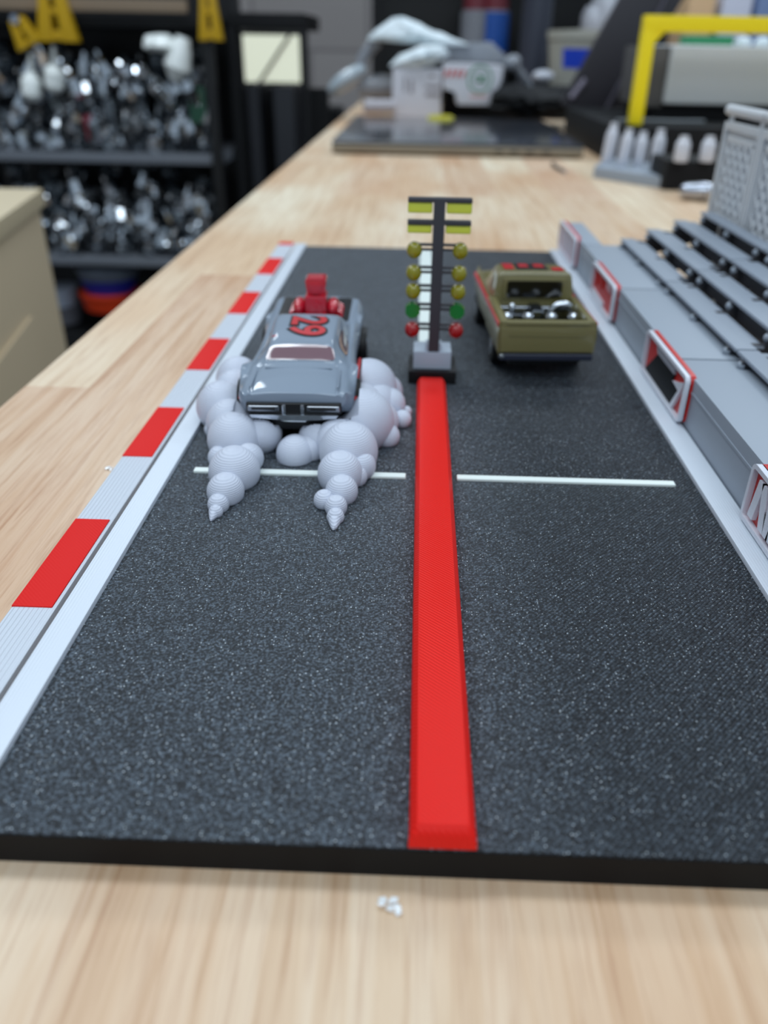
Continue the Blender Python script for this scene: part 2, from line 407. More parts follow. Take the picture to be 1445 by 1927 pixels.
for o_ in list(bpy.data.objects):
    if o_.name.startswith('sign_board'): o_.location += Vector((.05, -.15, -.06))*S
rows_xz = [(7.07, 1.46), (7.95, 1.81), (8.88, 2.14), (9.8, 2.45)]
def bleacher(y0, y1, label):
    g = thing('bleacher_section', label, 'bleacher', (8.6, (y0+y1)/2, TZ), group='grey bleacher sections behind the barrier')
    for i, (x, z) in enumerate(rows_xz):
        b = MB(); b.box(x, x+.5, y0, y1, z-.09, z, .03); b.build('seat_plank', 'seat_grey', g)
        if i < 3: b = MB(); b.box(x+.51, x+.78, y0+.3, y1-.1, z-.1, z-.03, .02); b.build('footboard', 'seat_grey', g)
        b = MB(); b.box(x+.16, x+.2, y0+.1, y1-(1.9 if y1 > 25 else .1), z-(.36 if i == 0 else .5), z-.1); b.build('shade_board', 'dark_print', g)  # dark board added to give the shadow under each plank
    for y in (y0+.42, (y0+y1)/2, y1-.5):
        poly = [(6.98, z_) for z_ in ()]
        poly = [(7.46, TZ), (7.46, 1.22), (7.0, 1.22), (7.0, 1.37), (7.5, 1.37), (7.5, 1.45), (7.9, 1.45), (7.9, 1.72), (8.4, 1.72), (8.4, 1.8), (8.83, 1.8), (8.83, 2.05),
                (9.35, 2.05), (9.35, 2.1), (9.75, 2.1), (9.75, 2.36), (10.35, 2.36), (10.35, TZ), (9.9, TZ), (9.9, 1.6), (8.2, 1.05), (7.8, .9), (7.8, TZ)]
        b = MB(); b.prism(poly, 'Y', y-.09, y+.09); b.build('support', 'dark_print', g)  # grey stringers coloured dark for the shade below the planks
        b = MB()
        for (x, z) in rows_xz: b.sph((x-.03, y, z-.2), .105, (1, 1, 1), 14, 10)
        b.build('bolt_heads', 'grey_print', g)
    return g
for (y0, y1), lb in zip(segs, ['nearest grey bleacher section, mostly cut off by the right picture edge',
        'grey bleacher section second from the viewer, behind the barrier between two signs',
        'grey bleacher section beside the black and red sign',
        'farthest grey bleacher section with bare wood showing through its rows']):
    bleacher(y0, y1, lb)

# lattice fence panels behind the bleachers
M['fence'] = printed('fence_grey_plastic', '#d0d3d6', .5, .05, 'Z', .15)
def fence(y0, y1, label):
    x = 10.52; z0, z1 = TZ, 5.35
    g = thing('fence_panel', label, 'fence', (x, (y0+y1)/2, TZ), group='tall lattice fence panels behind the bleachers')
    b = MB()
    for a, c in ((y0, y0+.22), (y1-.22, y1)): b.box(x-.12, x+.12, a, c, z0, z1, .03)
    b.box(x-.12, x+.12, y0+.2, y1-.2, z1-.25, z1, .03); b.box(x-.12, x+.12, y0+.2, y1-.2, z0, z0+.3, .03); b.build('frame', 'fence', g)
    b = MB()
    for a, c in ((y0+.4, y0+.52), (y1-.52, y1-.4)): b.box(x-.08, x+.06, a, c, z0+.3, z1-.5, .02)
    b.box(x-.08, x+.06, y0+.4, y1-.4, z1-.62, z1-.42, .02); b.build('inner_frame', 'fence', g)
    b = MB(); b.box(x+.0, x+.05, y0+.2, y1-.2, z0+.2, z1-.2)
    p = .62; n = 24; ya, yb, za, zb = y0+.5, y1-.5, z0+.3, z1-.6
    for sgn in (1, -1):
        k = -14
        while k < 26:
            # line y = c + sgn*z*0.5
            c0 = ya+k*p if sgn == 1 else ya+k*p
            pts = []
            for q in range(120):
                z = za+(zb-za)*q/119; y = c0+sgn*(z-za)*1.05
                if ya <= y <= yb: pts.append((x-.01, y, z))
            if len(pts) > 2: b.tube([pts[0], pts[-1]], .085, 6)
            k += 1
    b.build('lattice', 'fence', g)
    b = MB(); b.tube([(x, y0-.1, z1+.36), (x, y1+.1, z1+.36)], .17, 16)
    for y in (y0+.3, y1-.3): b.box(x-.06, x+.06, y-.06, y+.06, z1-.05, z1+.3)
    b.build('top_rail', 'fence', g)
fence(22.85, 26.4, 'grey lattice fence panel at the far end of the row, behind the bleachers')
fence(19.2, 22.75, 'nearer grey lattice fence panel, cut off by the right picture edge')

# ================================================================== CHRISTMAS TREE
tx = .03
g = thing('starting_light_tree', 'dark grey drag racing start light tree standing at the end of the red strip', 'start lights', (tx, 14.1, 0))
b = MB(); b.box(tx-.13, tx+.14, 13.92, 14.22, .75, 4.43, .02); b.build('pole', 'dark_print', g)
M['base_grey'] = mat('light_grey_plastic', '#aab4c0', .45)
b = MB(); b.box(tx-.5, tx+.46, 13.9, 14.75, .33, .78, .03); b.box(tx-.2, tx+.2, 13.95, 14.3, .76, .98, .02); b.build('base_block', 'base_grey', g)
b = MB(); b.box(tx-.62, tx+.6, 13.72, 14.95, 0, .335, .03); b.build('foot', 'black', g)
for z, h in ((4.34, .24), (3.84, .19)):
    b = MB(); b.box(tx-.73, tx+.76, 13.93, 14.2, z, z+.09, .015); b.build('crossbar', 'dark_print', g)
    for x0, x1 in ((-.73, -.16), (.17, .76)):
        b = MB(); b.box(tx+x0, tx+x1, 13.96, 14.16, z-h, z, .05, 3); b.build('light_bar', 'amber_bar', g)
for k, z in enumerate((3.26, 2.73, 2.29, 1.83, 1.33)):
    b = MB(); b.box(tx-.5, tx+.5, 14.0, 14.14, z+.09, z+.14, .01); b.box(tx-.5, tx+.5, 14.0, 14.14, z-.02, z+.02, .01); b.build('arm', 'dark_print', g)
    for sx in (-.55, .54):
        b = MB(); r = .185; c = (tx+sx, 13.92, z)
        if k == 3:
            pts = []
            for i in range(16):
                a = 2*pi*i/16; rr = r*(1.08 if i % 2 else .86); pts.append((c[0]+rr*cos(a), c[2]+rr*sin(a)))
            b.prism(pts, 'Y', 13.84, 14.1, .02)
        else:
            b.lathe([(0.001, -.14), (r*.55, -.13), (r*.9, -.08), (r, .0), (r, .15), (r*.8, .2), (.001, .21)], c, 'Y', 24)
        b.build('lamp', {3: 'green', 4: 'red_lens'}.get(k, 'amber'), g)

# ================================================================== LOFTED CAR BODIES
def cr(p0, p1, p2, p3, t):
    return tuple(.5*((2*b)+(-a+c)*t+(2*a-5*b+4*c-d)*t*t+(-a+3*b-3*c+d)*t**3) for a, b, c, d in zip(p0, p1, p2, p3))
def spl(P, u):
    n = len(P)-1; u = min(max(u, 0), n-1e-6); i = int(u); t = u-i
    p0 = P[i-1] if i > 0 else tuple(2*a-b for a, b in zip(P[0], P[1]))
    p3 = P[i+2] if i+2 <= n else tuple(2*a-b for a, b in zip(P[n], P[n-1]))
    return cr(p0, P[i], P[i+1], p3, t)
class Loft:
    """stations: list of (y, [(x, z) half profile from sill to centre])"""
    def __init__(s, st):
        s.st = []
        for y, h in st:
            full = [(-x, y, z) for x, z in h]+[(x, y, z) for x, z in h[::-1][1:]]
            s.st.append(full)
        s.n = len(s.st)-1; s.m = len(s.st[0])-1
    def at(s, u, v):
        i = int(min(max(u, 0), s.n-1e-6))
        ids = [max(i-1, 0), i, i+1, min(i+2, s.n)]
        P = [spl(s.st[k], v) for k in ids]
        return Vector(cr(*P, min(max(u-i, 0), 1)))
    def nor(s, u, v):
        e = .02; a = s.at(u+e, v)-s.at(u-e, v); b = s.at(u, v+e)-s.at(u, v-e)
        n = b.cross(a); n.normalize(); 
        return n if n.z > -.2 or n.z > 0 else -n
    def body(s, mb, du=6, dv=5):
        rows = [[s.at(i/du, j/dv) for j in range(s.m*dv+1)] for i in range(s.n*du+1)]
        V = mb.grid(rows)
        mb.bm.faces.new(V[0][::-1]); mb.bm.faces.new(V[-1])
        for a, c in zip(V, V[1:]):
            mb.bm.faces.new((a[0], a[-1], c[-1], c[0]))
    def bvh(s):
        du, dv = 6, 5
        rows = [[s.at(i/du, j/dv) for j in range(s.m*dv+1)] for i in range(s.n*du+1)]
        w = s.m*dv+1; vs = [p for r in rows for p in r]
        fs = [(i*w+j, i*w+j+1, (i+1)*w+j+1, (i+1)*w+j) for i in range(len(rows)-1) for j in range(w-1)]
        return BVHTree.FromPolygons(vs, fs)
    def patch(s, mb, u0, u1, v0, v1, off=.012, e=.35, rings=8, seg=40):
        cu, cv = (u0+u1)/2, (v0+v1)/2; hu, hv = (u1-u0)/2, (v1-v0)/2
        def q(r, a):
            c_, s_ = cos(a), sin(a)
            x = math.copysign(abs(c_)**e, c_); y = math.copysign(abs(s_)**e, s_)
            return s.at(cu+hu*x*r, cv+hv*y*r)+s.nor(cu+hu*x*r, cv+hv*y*r)*off
        ctr = mb.bm.verts.new(q(0, 0)); prev = None
        for k in range(1, rings+1):
            row = [mb.bm.verts.new(q(k/rings, 2*pi*i/seg)) for i in range(seg)]
            for i in range(seg):
                j = (i+1) % seg
                if prev is None: mb.bm.faces.new((ctr, row[i], row[j]))
                else: mb.bm.faces.new((prev[i], row[i], row[j], prev[j]))
            prev = row
        return prev
def wheel(root, x, y, z, r, w, side):
    b = MB(); sgn = 1 if side > 0 else -1
    b.lathe([(r*.45, -w/2), (r*.92, -w/2), (r, -w*.35), (r, w*.35), (r*.92, w/2), (r*.6, w/2), (r*.58, w*.3), (.001, w*.3)], (x, y, z), 'X', 32)
    o = b.build('wheel', 'rubber', root, True)
    b = MB(); b.lathe([(r*.56, 0), (r*.5, sgn*.03), (r*.2, sgn*.02), (.001, sgn*.05)], (x+sgn*(w/2-.02), y, z), 'X', 24)
    c = b.build('hub', 'chrome', o, True); return o

# ---- grey car
car = thing('muscle_car', 'glossy grey toy muscle car with red 29 on its roof, standing in white smoke', 'toy car', (-2.9, 9.65, .08), R_(1.9))
def gst(y, ws, wb, zb, wsh, xt, zt, zs=.55, base=.0):
    return (y, [(ws, zs), (wb, max(zs+.12, .74)), (wb+.02, max(zs+.3, .98)), (wsh, zb), (wsh-.12, zb+.05), (xt+.03, (zb+.05)*.25+zt*.75-.02), (xt-.08, zt), (xt*.5, zt+.03), (0, zt+.035)])
G = [gst(0.0, .98, 1.04, 1.10, .98, .82, 1.13, .92),
     gst(.06, 1.02, 1.1, 1.14, 1.05, .86, 1.18, .90),
     gst(.5, 1.14, 1.19, 1.17, 1.1, .88, 1.24, .62),
     gst(1.15, 1.2, 1.24, 1.2, 1.12, .84, 1.3, .92),
     gst(1.42, 1.2, 1.25, 1.22, 1.12, .80, 1.34, .98),
     gst(1.86, 1.18, 1.22, 1.22, 1.1, .74, 1.58, .85),
     gst(2.2, 1.14, 1.19, 1.2, 1.1, .74, 1.67, .55),
     gst(2.9, 1.1, 1.15, 1.19, 1.08, .76, 1.75, .45),
     gst(3.5, 1.1, 1.14, 1.2, 1.08, .78, 1.77, .45),
     gst(3.9, 1.1, 1.15, 1.22, 1.08, .82, 1.64, .50),
     gst(4.4, 1.12, 1.17, 1.25, 1.1, .88, 1.38, .6),
     gst(5.2, 1.16, 1.22, 1.28, 1.12, .9, 1.36, .98),
     gst(5.9, 1.18, 1.22, 1.28, 1.12, .9, 1.36, .7),
     gst(6.7, 1.18, 1.21, 1.27, 1.12, .92, 1.35, .5),
     gst(6.86, 1.12, 1.16, 1.2, 1.06, .9, 1.24, .55)]
lf = Loft(G); b = MB(); lf.body(b); body = b.build('body', 'car_grey', car, True, angle=55)
b = MB(); lf.patch(b, 4.1, 4.98, 5.6, 10.4, .014, .6); b.build('rear_window', 'glass_pink', body, True)
b = MB(); rim = lf.patch(b, 4.06, 5.02, 5.5, 10.5, .006, .6); b.build('window_trim', 'car_grey', body, True)
b = MB(); lf.patch(b, 10.15, 12.85, 5.2, 10.8, .012, .18); b.build('hood_cutout', 'black', body, True)
for v0, v1 in ((11.1, 12.1), (3.9, 4.9)):
    b = MB(); lf.patch(b, 5.9, 7.5, v0, v1, .012, .6); b.build('side_window', 'glass_red', body, True)
for xs in (-1, 1):       # quarter fins
    b = MB(); b.box(xs*.9-.015, xs*.9+.015, .15, 1.2, 1.24, 1.285, .012); b.build('deck_ridge', 'car_grey', body, True)
b = MB(); b.box(-.72, .72, 1.12, 1.15, 1.315, 1.335, .008); b.build('deck_seam', 'car_grey', body, True)
tree_ = lf.bvh()
def drape(fx, fy, ang, h):
    def f(v):
        x = fx+v.x*cos(ang)-v.y*sin(ang); y = fy+v.x*sin(ang)+v.y*cos(ang)
        hit = tree_.ray_cast(Vector((x, y, 4)), Vector((0, 0, -1)))[0]
        return Vector((x, y, (hit.z if hit else 1.6)+h+v.z))
    return f
b = MB(); add_text(b, '29', 1.12, drape(.04, 2.72, R_(-90), .014), .07, .006); b.build('number_outline', 'decal_black', body, True)
b = MB(); add_text(b, '29', 1.12, drape(.04, 2.72, R_(-90), .024), .018, .006); b.build('roof_number', 'decal_red', body, True)
b = MB(); add_text(b, 's', .22, drape(-.62, 2.2, R_(-90), .014), 0, .004); b.build('small_mark', 'decal_red', body, True)
# red flame marks low on the sides
for sx in (-1, 1):
    b = MB()
    for y0, y1, z0, z1 in ((.7, 1.5, .78, .95), (1.3, 2.5, .9, 1.02), (2.0, 3.4, .72, .84)):
        b.prism([(y0, z0), (y1, (z0+z1)/2), (y0+.25, z1)], 'X', sx*1.21, sx*1.275)
    b.build('side_flame', 'decal_red', body, True)
# tail: light panel and bumper
b = MB(); b.box(-.98, .98, -.06, .3, .77, 1.0, .04, 3); tp = b.build('tail_panel', 'black', car, True)
for x0, x1 in ((-.95, -.3), (.26, .95)):
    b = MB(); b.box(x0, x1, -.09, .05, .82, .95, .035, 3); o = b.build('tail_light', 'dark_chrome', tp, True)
    b = MB(); b.box(x0+.08, x1-.08, -.11, .0, .865, .915, .02, 2); b.build('light_slot', 'black', o, True)
for x in (-.2, .18):
    b = MB(); b.box(x-.035, x+.035, -.11, .05, .76, .98, .015); b.build('bumper_guard', 'chrome', tp, True)
b = MB(); b.prism([(-.92, .77), (.92, .77), (.86, .69), (.3, .68), (.24, .62), (-.22, .62), (-.28, .68), (-.86, .69)], 'Y', -.13, .12, .02); b.build('bumper', 'chrome', car, True)
b = MB(); b.box(-.85, .85, .1, 6.3, .34, .6, .06); b.build('chassis', 'black', car, True)
for x, y, r, w in ((-1.12, 1.2, .5, .42), (1.12, 1.2, .5, .42), (-1.18, 5.2, .46, .34), (1.2, 5.2, .46, .34)): wheel(car, x, y, r-.0+.06, r, w, x)
# engine through the hood
e = MB(); e.box(-.5, .64, 4.75, 5.75, 1.25, 1.42, .05, 3); eng = e.build('engine', 'engine_red', car, True)
for sx in (-.36, .5):
    b = MB(); b.sph((sx, 5.1, 1.56), .19, (.9, 2.2, 1.1), 24, 14); b.build('valve_cover', 'engine_red', eng, True)
    for k in range(4):
        b = MB(); b.tube([(sx+(.1 if sx > 0 else -.1), 4.9+k*.22, 1.5), (sx+(.2 if sx > 0 else -.2), 4.88+k*.22, 1.46), (sx+(.22 if sx > 0 else -.22), 4.86+k*.22, 1.33)], .055, 8); b.build('exhaust_pipe', 'engine_red', eng, True)
b = MB(); b.box(-.2, .34, 4.85, 5.5, 1.4, 1.86, .04, 3); b.build('blower', 'engine_red', eng, True)
b = MB(); b.cyl((.07, 4.78, 1.58), (.07, 4.87, 1.58), .17, n=20); b.cyl((.07, 4.74, 1.58), (.07, 4.8, 1.58), .06, n=14); b.build('pulley', 'engine_red', eng, True)
b = MB(); b.prism([(-.14, 1.84), (.28, 1.84), (.3, 1.96), (.34, 2.22), (.28, 2.28), (-.14, 2.28), (-.2, 2.22), (-.16, 1.96)], 'Y', 5.0, 5.55, .035); sc_ = b.build('scoop', 'engine_red', eng, True)
b = MB(); b.prism([(-.02, 1.92), (.16, 1.92), (.24, 2.12), (.2, 2.17), (-.06, 2.17), (-.1, 2.12)], 'Y', 4.93, 5.05, .02); b.build('scoop_wedge', 'engine_red', sc_, True)

# ---- khaki pickup
pk = thing('pickup_truck', 'khaki toy pickup truck with chrome tanks in its bed, in the right lane', 'toy car', (2.92, 14.3, 0), R_(3.2))
def kst(y, wb, zt, xt, zs=.62, zb=1.45):
    return (y, [(wb-.06, zs), (wb, zs+.14), (wb+.02, min(1.15, zb-.1)), (wb-.03, zb-.04), (wb-.1, zb), (xt+.05, zb*.35+zt*.65), (xt-.03, zt-.03), (xt*.6, zt), (0, zt+.01)])
# cab and bonnet in one shell
K = [kst(2.28, 1.2, 1.5, 1.06), kst(2.34, 1.21, 2.12, 1.0), kst(2.6, 1.22, 2.17, .98), kst(3.3, 1.22, 2.16, .94), kst(3.6, 1.22, 2.08, .92), kst(4.1, 1.22, 1.6, 1.02),
     kst(4.3, 1.22, 1.5, 1.04), kst(5.0, 1.2, 1.47, 1.02, .8), kst(5.8, 1.16, 1.42, 1.0), kst(6.15, 1.1, 1.3, .95)]
kl = Loft(K); b = MB(); kl.body(b); cab = b.build('cab', 'khaki', pk, True, angle=50)
b = MB(); b.prism(rrect(-.76, .76, 1.53, 1.97, .07), 'Y', 2.2, 2.36); b.build('rear_window', 'dark_glass', cab, True)
b = MB(); b.box(-.86, .86, 2.24, 2.34, 1.47, 2.03, .03); b.build('window_frame', 'khaki', cab, True)
ktree = kl.bvh()
def kz(x, y):
    h = ktree.ray_cast(Vector((x, y, 4)), Vector((0, 0, -1)))[0]; return h.z if h else 2.1
def deck(mb, x0, x1, y0, y1, h, th=.02):
    n = 6
    rows = [[Vector((x0+(x1-x0)*j/n, y0+(y1-y0)*i/n, kz(x0+(x1-x0)*j/n, y0+(y1-y0)*i/n)+h)) for j in range(n+1)] for i in range(n+1)]
    mb.grid(rows)
b = MB(); deck(b, -.46, .42, 2.62, 3.5, .012); b.build('roof_panel', 'decal_black', cab, True)
for x0, x1, y0, y1 in ((-.8, -.52, 2.66, 3.4), (-.36, -.1, 2.85, 3.3), (.06, .34, 2.85, 3.3), (.52, .84, 2.5, 2.9)):
    b = MB(); deck(b, x0, x1, y0, y1, .02); b.build('roof_mark', 'decal_red', cab, True)
# bed: sides, floor, tailgate
for sx in (-1, 1):
    b = MB(); xo, xi = sx*1.22, sx*1.03
    poly = [(xi, 1.52), (xo-.02*sx, 1.52), (xo+.03*sx, 1.44), (xo+.05*sx, 1.1), (xo+.03*sx, .72), (xo-.03*sx, .6), (xi, .6)]
    b.prism(poly, 'Y', .02, 2.4, .015); sd = b.build('bed_side', 'khaki', pk, True)
    b = MB(); b.prism([(.1, 1.34), (5.4, 1.3), (5.5, 1.42), (.1, 1.46)], 'X', sx*1.2, sx*1.278); b.build('side_stripe', 'decal_red', sd, True)
b = MB(); b.box(-1.06, 1.06, .05, 2.3, .62, .95, .02); b.build('bed_floor', 'bed', pk, True)
b = MB(); b.box(-1.22, 1.22, -.02, .14, .7, 1.53, .05, 3); b.box(-1.05, 1.05, -.05, .02, 1.44, 1.5, .02); tg = b.build('tailgate', 'khaki', pk, True)
b = MB(); frame_pts = [(-1.2, 1.36), (1.2, 1.36), (1.22, 1.3), (1.18, .74), (-1.18, .74), (-1.22, 1.3)]
b.prism(frame_pts, 'Y', -.07, -.0, .025); b.build('tailgate_skin', 'khaki', tg, True)
b = MB(); b.prism(rrect(-1.0, 1.0, 1.15, 1.27, .05), 'Y', -.085, -.06); b.build('tailgate_groove', 'khaki', tg, True)
b = MB(); b.box(-1.2, 1.2, -.14, .1, .54, .7, .04, 3); bp_ = b.build('bumper', mat('dark_blue_bumper', '#262a3a', .3, coat=.4), pk, True)
b = MB(); b.lathe([(.001, -.05), (.05, -.04), (.06, .0), (.06, .05)], (-1.14, -.13, .66), 'Y', 14); b.build('marker_lamp', 'chrome', bp_, True)
b = MB(); b.box(-.9, .9, .2, 6.0, .3, .62, .06); b.build('chassis', 'black', pk, True)
for x, y in ((-1.02, 1.3), (1.02, 1.3), (-1.02, 4.95), (1.02, 4.95)): wheel(pk, x, y, .45, .45, .42, x)
# bed load
for x in (-.9, -.34, .28, .86):
    b = MB(); b.lathe([(.001, .36), (.09, .35), (.15, .28), (.16, .2), (.15, .08), (.15, -.06), (.12, -.08)], (x, 1.05, 1.1), 'Z', 20); b.build('chrome_canister', 'chrome', pk, True)
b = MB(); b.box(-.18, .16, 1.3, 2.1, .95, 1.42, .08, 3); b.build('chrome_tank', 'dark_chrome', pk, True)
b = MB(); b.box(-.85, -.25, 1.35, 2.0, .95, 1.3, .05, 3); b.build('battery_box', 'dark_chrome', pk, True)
b = MB(); b.sph((-.66, 1.75, 1.4), .1, u=16, v=10); b.build('chrome_cap', 'chrome', pk, True)
b = MB(); b.tube([(.38+.34*(1-cos(a)), 1.75, 1.12+.36*sin(a)) for a in [pi*k/12 for k in range(13)]], .1, 12); b.build('curved_pipe', 'chrome', pk, True)
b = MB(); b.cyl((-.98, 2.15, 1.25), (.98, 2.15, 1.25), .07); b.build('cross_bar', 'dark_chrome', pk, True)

# ================================================================== SMOKE
CARC = (-2.9, 9.65)
def notch(p):
    """cut-out in the print where the car and its wheels stand"""
    lx = p.x-CARC[0]+ (p.y-CARC[1])*.033; ly = p.y-CARC[1]
    if -.02 < ly < 7 and abs(lx) < 1.33 and p.z > .52:
        if abs(lx) > .95: p = p.copy(); p.x += (math.copysign(1.33, lx)-lx)
        else: p = p.copy(); p.z = .52
    if p.z < .004: p = p.copy(); p.z = .004
    return p
balls = [(-4.15, 9.51, .28, .57), (-3.62, 9.75, .3, .42), (-4.80, 10.3, .12, .2), (-3.9, 8.2, .2, .5), (-3.93, 7.5, .14, .35), (-3.98, 7.09, .09, .2), (-3.98, 6.86, .06, .13),
         (-4.72, 10.9, .42, .56), (-4.62, 12.3, .55, .52), (-3.3, 11.2, .2, .45), (-3.72, 8.75, .22, .3), (-4.35, 8.9, .15, .24), (-4.4, 10.2, .35, .5), (-3.9, 10.4, .3, .5), (-4.55, 11.6, .5, .5), (-1.45, 8.6, .2, .3), (-2.0, 9.6, .25, .5), (-1.3, 11.6, .3, .5), (-1.2, 10.7, .25, .45),
         (-1.73, 9.04, .3, .6), (-2.43, 9.77, .22, .43), (-2.86, 9.3, .08, .4), (-2.6, 9.5, .08, .36), (-1.52, 10.25, .45, .68), (-1.62, 11.2, .4, .5), (-1.5, 12.1, .5, .66), (-.98, 11.6, .3, .36), (-.68, 11.1, .14, .21), (-.6, 11.6, .12, .13),
         (-.98, 10.15, .15, .27), (-1.4, 8.93, .14, .24), (-1.83, 8.2, .22, .44), (-1.53, 8.28, .13, .23), (-1.75, 7.62, .15, .31), (-2.05, 7.34, .1, .2), (-1.81, 7.1, .11, .21), (-1.79, 6.8, .07, .16), (-1.1, 12.5, .25, .4)]
sm = thing('burnout_smoke', 'white plastic burnout smoke plume of bulging puffs trailing from the grey car', 'smoke prop', (-2.9, 9.5, 0))
b = MB()
for x, y, z, r in balls: b.sph((x, y, z), r, (1, 1.12, 1.0), 56, 36, notch)
for (x, y), (x1, y1), r in (((-3.98, 6.9), (-4.02, 6.6), .12), ((-1.79, 6.85), (-1.8, 6.42), .15)):
    b.tube([(x, y, .07), ((x+x1)/2, (y+y1)/2, .055), (x1+.01, y1+.04, .035), (x1, y1, .02)], [r, r*.72, r*.35, .01], 20)
b.build('plume', 'smoke', sm, angle=35)

# ================================================================== BENCH CLUTTER
M['tape'] = mat('clear_tape_scrap', '#f4f6f6', .15, coat=.5)
for (px, py, lb, sz) in ((728, 1706, 'crumpled clear tape scrap on the bench in front of the board', .13), (205, 884, 'tiny clear plastic shaving on the bench left of the kerb', .1)):
    p = pt(px, py, z=TZ); b = MB(); rr = random.Random(int(px))
    for k in range(9):
        c = p+Vector((rr.uniform(-1, 1)*sz, rr.uniform(-.6, .6)*sz, .01)); a = rr.uniform(0, 6.28)
        v = [b.bm.verts.new(c+Vector((cos(a+q)*sz*rr.uniform(.2, .5), sin(a+q)*sz*rr.uniform(.2, .45), rr.uniform(0, .05)))) for q in (0, 1.6, 3.1, 4.7)]
        b.bm.faces.new(v)
    tag(b.build('tape_scrap', 'tape', smooth=False), lb, 'scrap')

# laptop
M['alu'] = mat('champagne_aluminium', '#8d8474', .35, metal=.5); M['lid'] = mat('dark_reflective_lid', '#3a3d44', .16, coat=.3)
lp = thing('laptop', 'closed dark laptop with beige aluminium sides lying at the back of the bench', 'laptop', (2.8, 82, TZ))
b = MB(); b.box(-7.9, 13.3, 68, 97, TZ+.15, .35, .2, 4); b.build('lower_case', 'alu', lp)
b = MB(); b.box(-7.9, 13.3, 68, 97, .36, .62, .12, 3); b.build('lid', 'lid', lp)
for x in (6.2, 7.5, 8.8, 10.2):
    b = MB(); b.box(x-.35, x+.35, 67.97, 68.1, -.1, .08, .05); b.build('port', 'black', lp)
b = MB(); tpc = pt(825, 206, z=.64)
b.lathe([(.001, .3), (1.2, .25), (1.6, .0)], (tpc.x, 95.5, .62), 'Z', 20); tag(b.build('putty_blob', mat('yellow_putty', '#a8a000', .6)), 'flat yellow blob on the back edge of the dark laptop', 'putty')

# papers and carton stack behind the laptop
M['paper'] = mat('white_paper', '#e4eef2', .7); M['carton'] = mat('white_carton', '#d3d3da', .6); M['clear'] = mat('cloudy_plastic', '#9da2aa', .25, trans=.25, coat=.4)
Y = 108
def quad_poly(pts, Y): return [(pt(px, py, y=Y).x, pt(px, py, y=Y).z) for px, py in pts]
def crumple(mb, poly, y0, y1, amp, seed, n=16):
    """sheet-like folded solid: polygon prism with creased, domed front"""
    rr = random.Random(seed); A = []; 
    cx = sum(p[0] for p in poly)/len(poly); cz = sum(p[1] for p in poly)/len(poly)
    dense = []
    for (a, c) in zip(poly, poly[1:]+poly[:1]):
        for k in range(4): dense.append((a[0]+(c[0]-a[0])*k/4, a[1]+(c[1]-a[1])*k/4))
    rows = []
    for f, yy in ((.02, y0-amp), (.45, y0-amp*.6), (.8, y0-.1), (1, y0+amp*.5), (1, y1-amp*.5), (.8, y1), (.02, y1+.1)):
        rows.append([Vector((cx+(p[0]-cx)*f+rr.uniform(-.12, .12)*amp, yy+rr.uniform(-.3, .3)*amp, cz+(p[1]-cz)*f+rr.uniform(-.12, .12)*amp)) for p in dense])
    mb.grid(rows, close=True)
cr_ = MB(); crumple(cr_, quad_poly([(688, 72), (742, 30), (765, 34), (815, 56), (885, 84), (850, 88), (770, 80), (700, 76)], Y-2), Y-2, Y+9, .9, 3)
tag(cr_.build('paper_bag', 'paper'), 'crumpled white paper bag, topmost of the pile behind the laptop', 'paper bag')
cr_ = MB(); crumple(cr_, quad_poly([(732, 124), (752, 104), (800, 84), (835, 86), (845, 102), (815, 122), (770, 132)], Y-6), Y-6, Y+1, .8, 5)
tag(cr_.build('paper_napkin', 'paper'), 'crumpled white napkin on top of the white printed carton', 'napkin')
# white carton left
c1 = thing('carton', 'white printed carton with grey lettering behind the laptop, under the napkin', 'carton', (0, 105, .0))
P0 = pt(738, 196, y=102); P1 = pt(832, 130, y=102)
b = MB(); b.box(P0.x, P1.x, 102, 109, TZ, P1.z, .15, 2); b.build('box', 'carton', c1)
M['ink'] = mat('grey_ink', '#8d878c', .6); M['red_ink'] = mat('red_ink', '#d0453c', .6); M['green_ink'] = mat('green_ink', '#3d8a5c', .6); M['pink_ink'] = mat('pink_ink', '#dcb6b4', .6)
for a, q in (((760, 145), (764, 172)), ((772, 150), (777, 176)), ((808, 140), (818, 146)), ((800, 160), (826, 166)), ((800, 174), (826, 182))):
    A = pt(*a, y=102); B = pt(*q, y=102); b = MB(); b.box(min(A.x, B.x), max(A.x, B.x), 101.96, 102.02, min(A.z, B.z), max(A.z, B.z)); b.build('print_mark', 'ink', c1)
c2 = thing('food_carton', 'white food carton with red lettering and round green logo, beside the printed carton', 'carton', (6, 100, TZ))
b = MB(); pl = quad_poly([(834, 118), (948, 124), (944, 150), (938, 166), (924, 172), (922, 198), (860, 197), (858, 172), (834, 168)], 100)
b.prism(pl, 'Y', 100, 106, .12); b.build('box', 'carton', c2)
A = pt(835, 130, y=100); B = pt(876, 148, y=100); b = MB()
for k in range(4):
    x0 = A.x+(B.x-A.x)*k/4; b.prism([(x0+.05, B.z+.1), (x0+.25, B.z+.1), (x0+.55, A.z), (x0+.32, A.z)], 'Y', 99.93, 100.02); b.box(x0+.1, x0+.55, 99.95, 100.02, (A.z+B.z)/2-.1, (A.z+B.z)/2+.1)
b.build('red_lettering', 'red_ink', c2)
Cc = pt(903, 149, y=100); b = MB(); n = 28
b.lathe([(1.25, -.07), (1.45, -.07), (1.45, .03), (1.25, .03), (1.25, -.07)], (Cc.x, 100, Cc.z), 'Y', n, False); b.build('logo_ring', 'green_ink', c2)
b = MB(); add_text(b, 'CB', 1.15, lambda v: Vector((Cc.x+v.x, 99.95+v.z, Cc.z+v.y)), .03, .03); b.build('logo_letters', 'green_ink', c2)
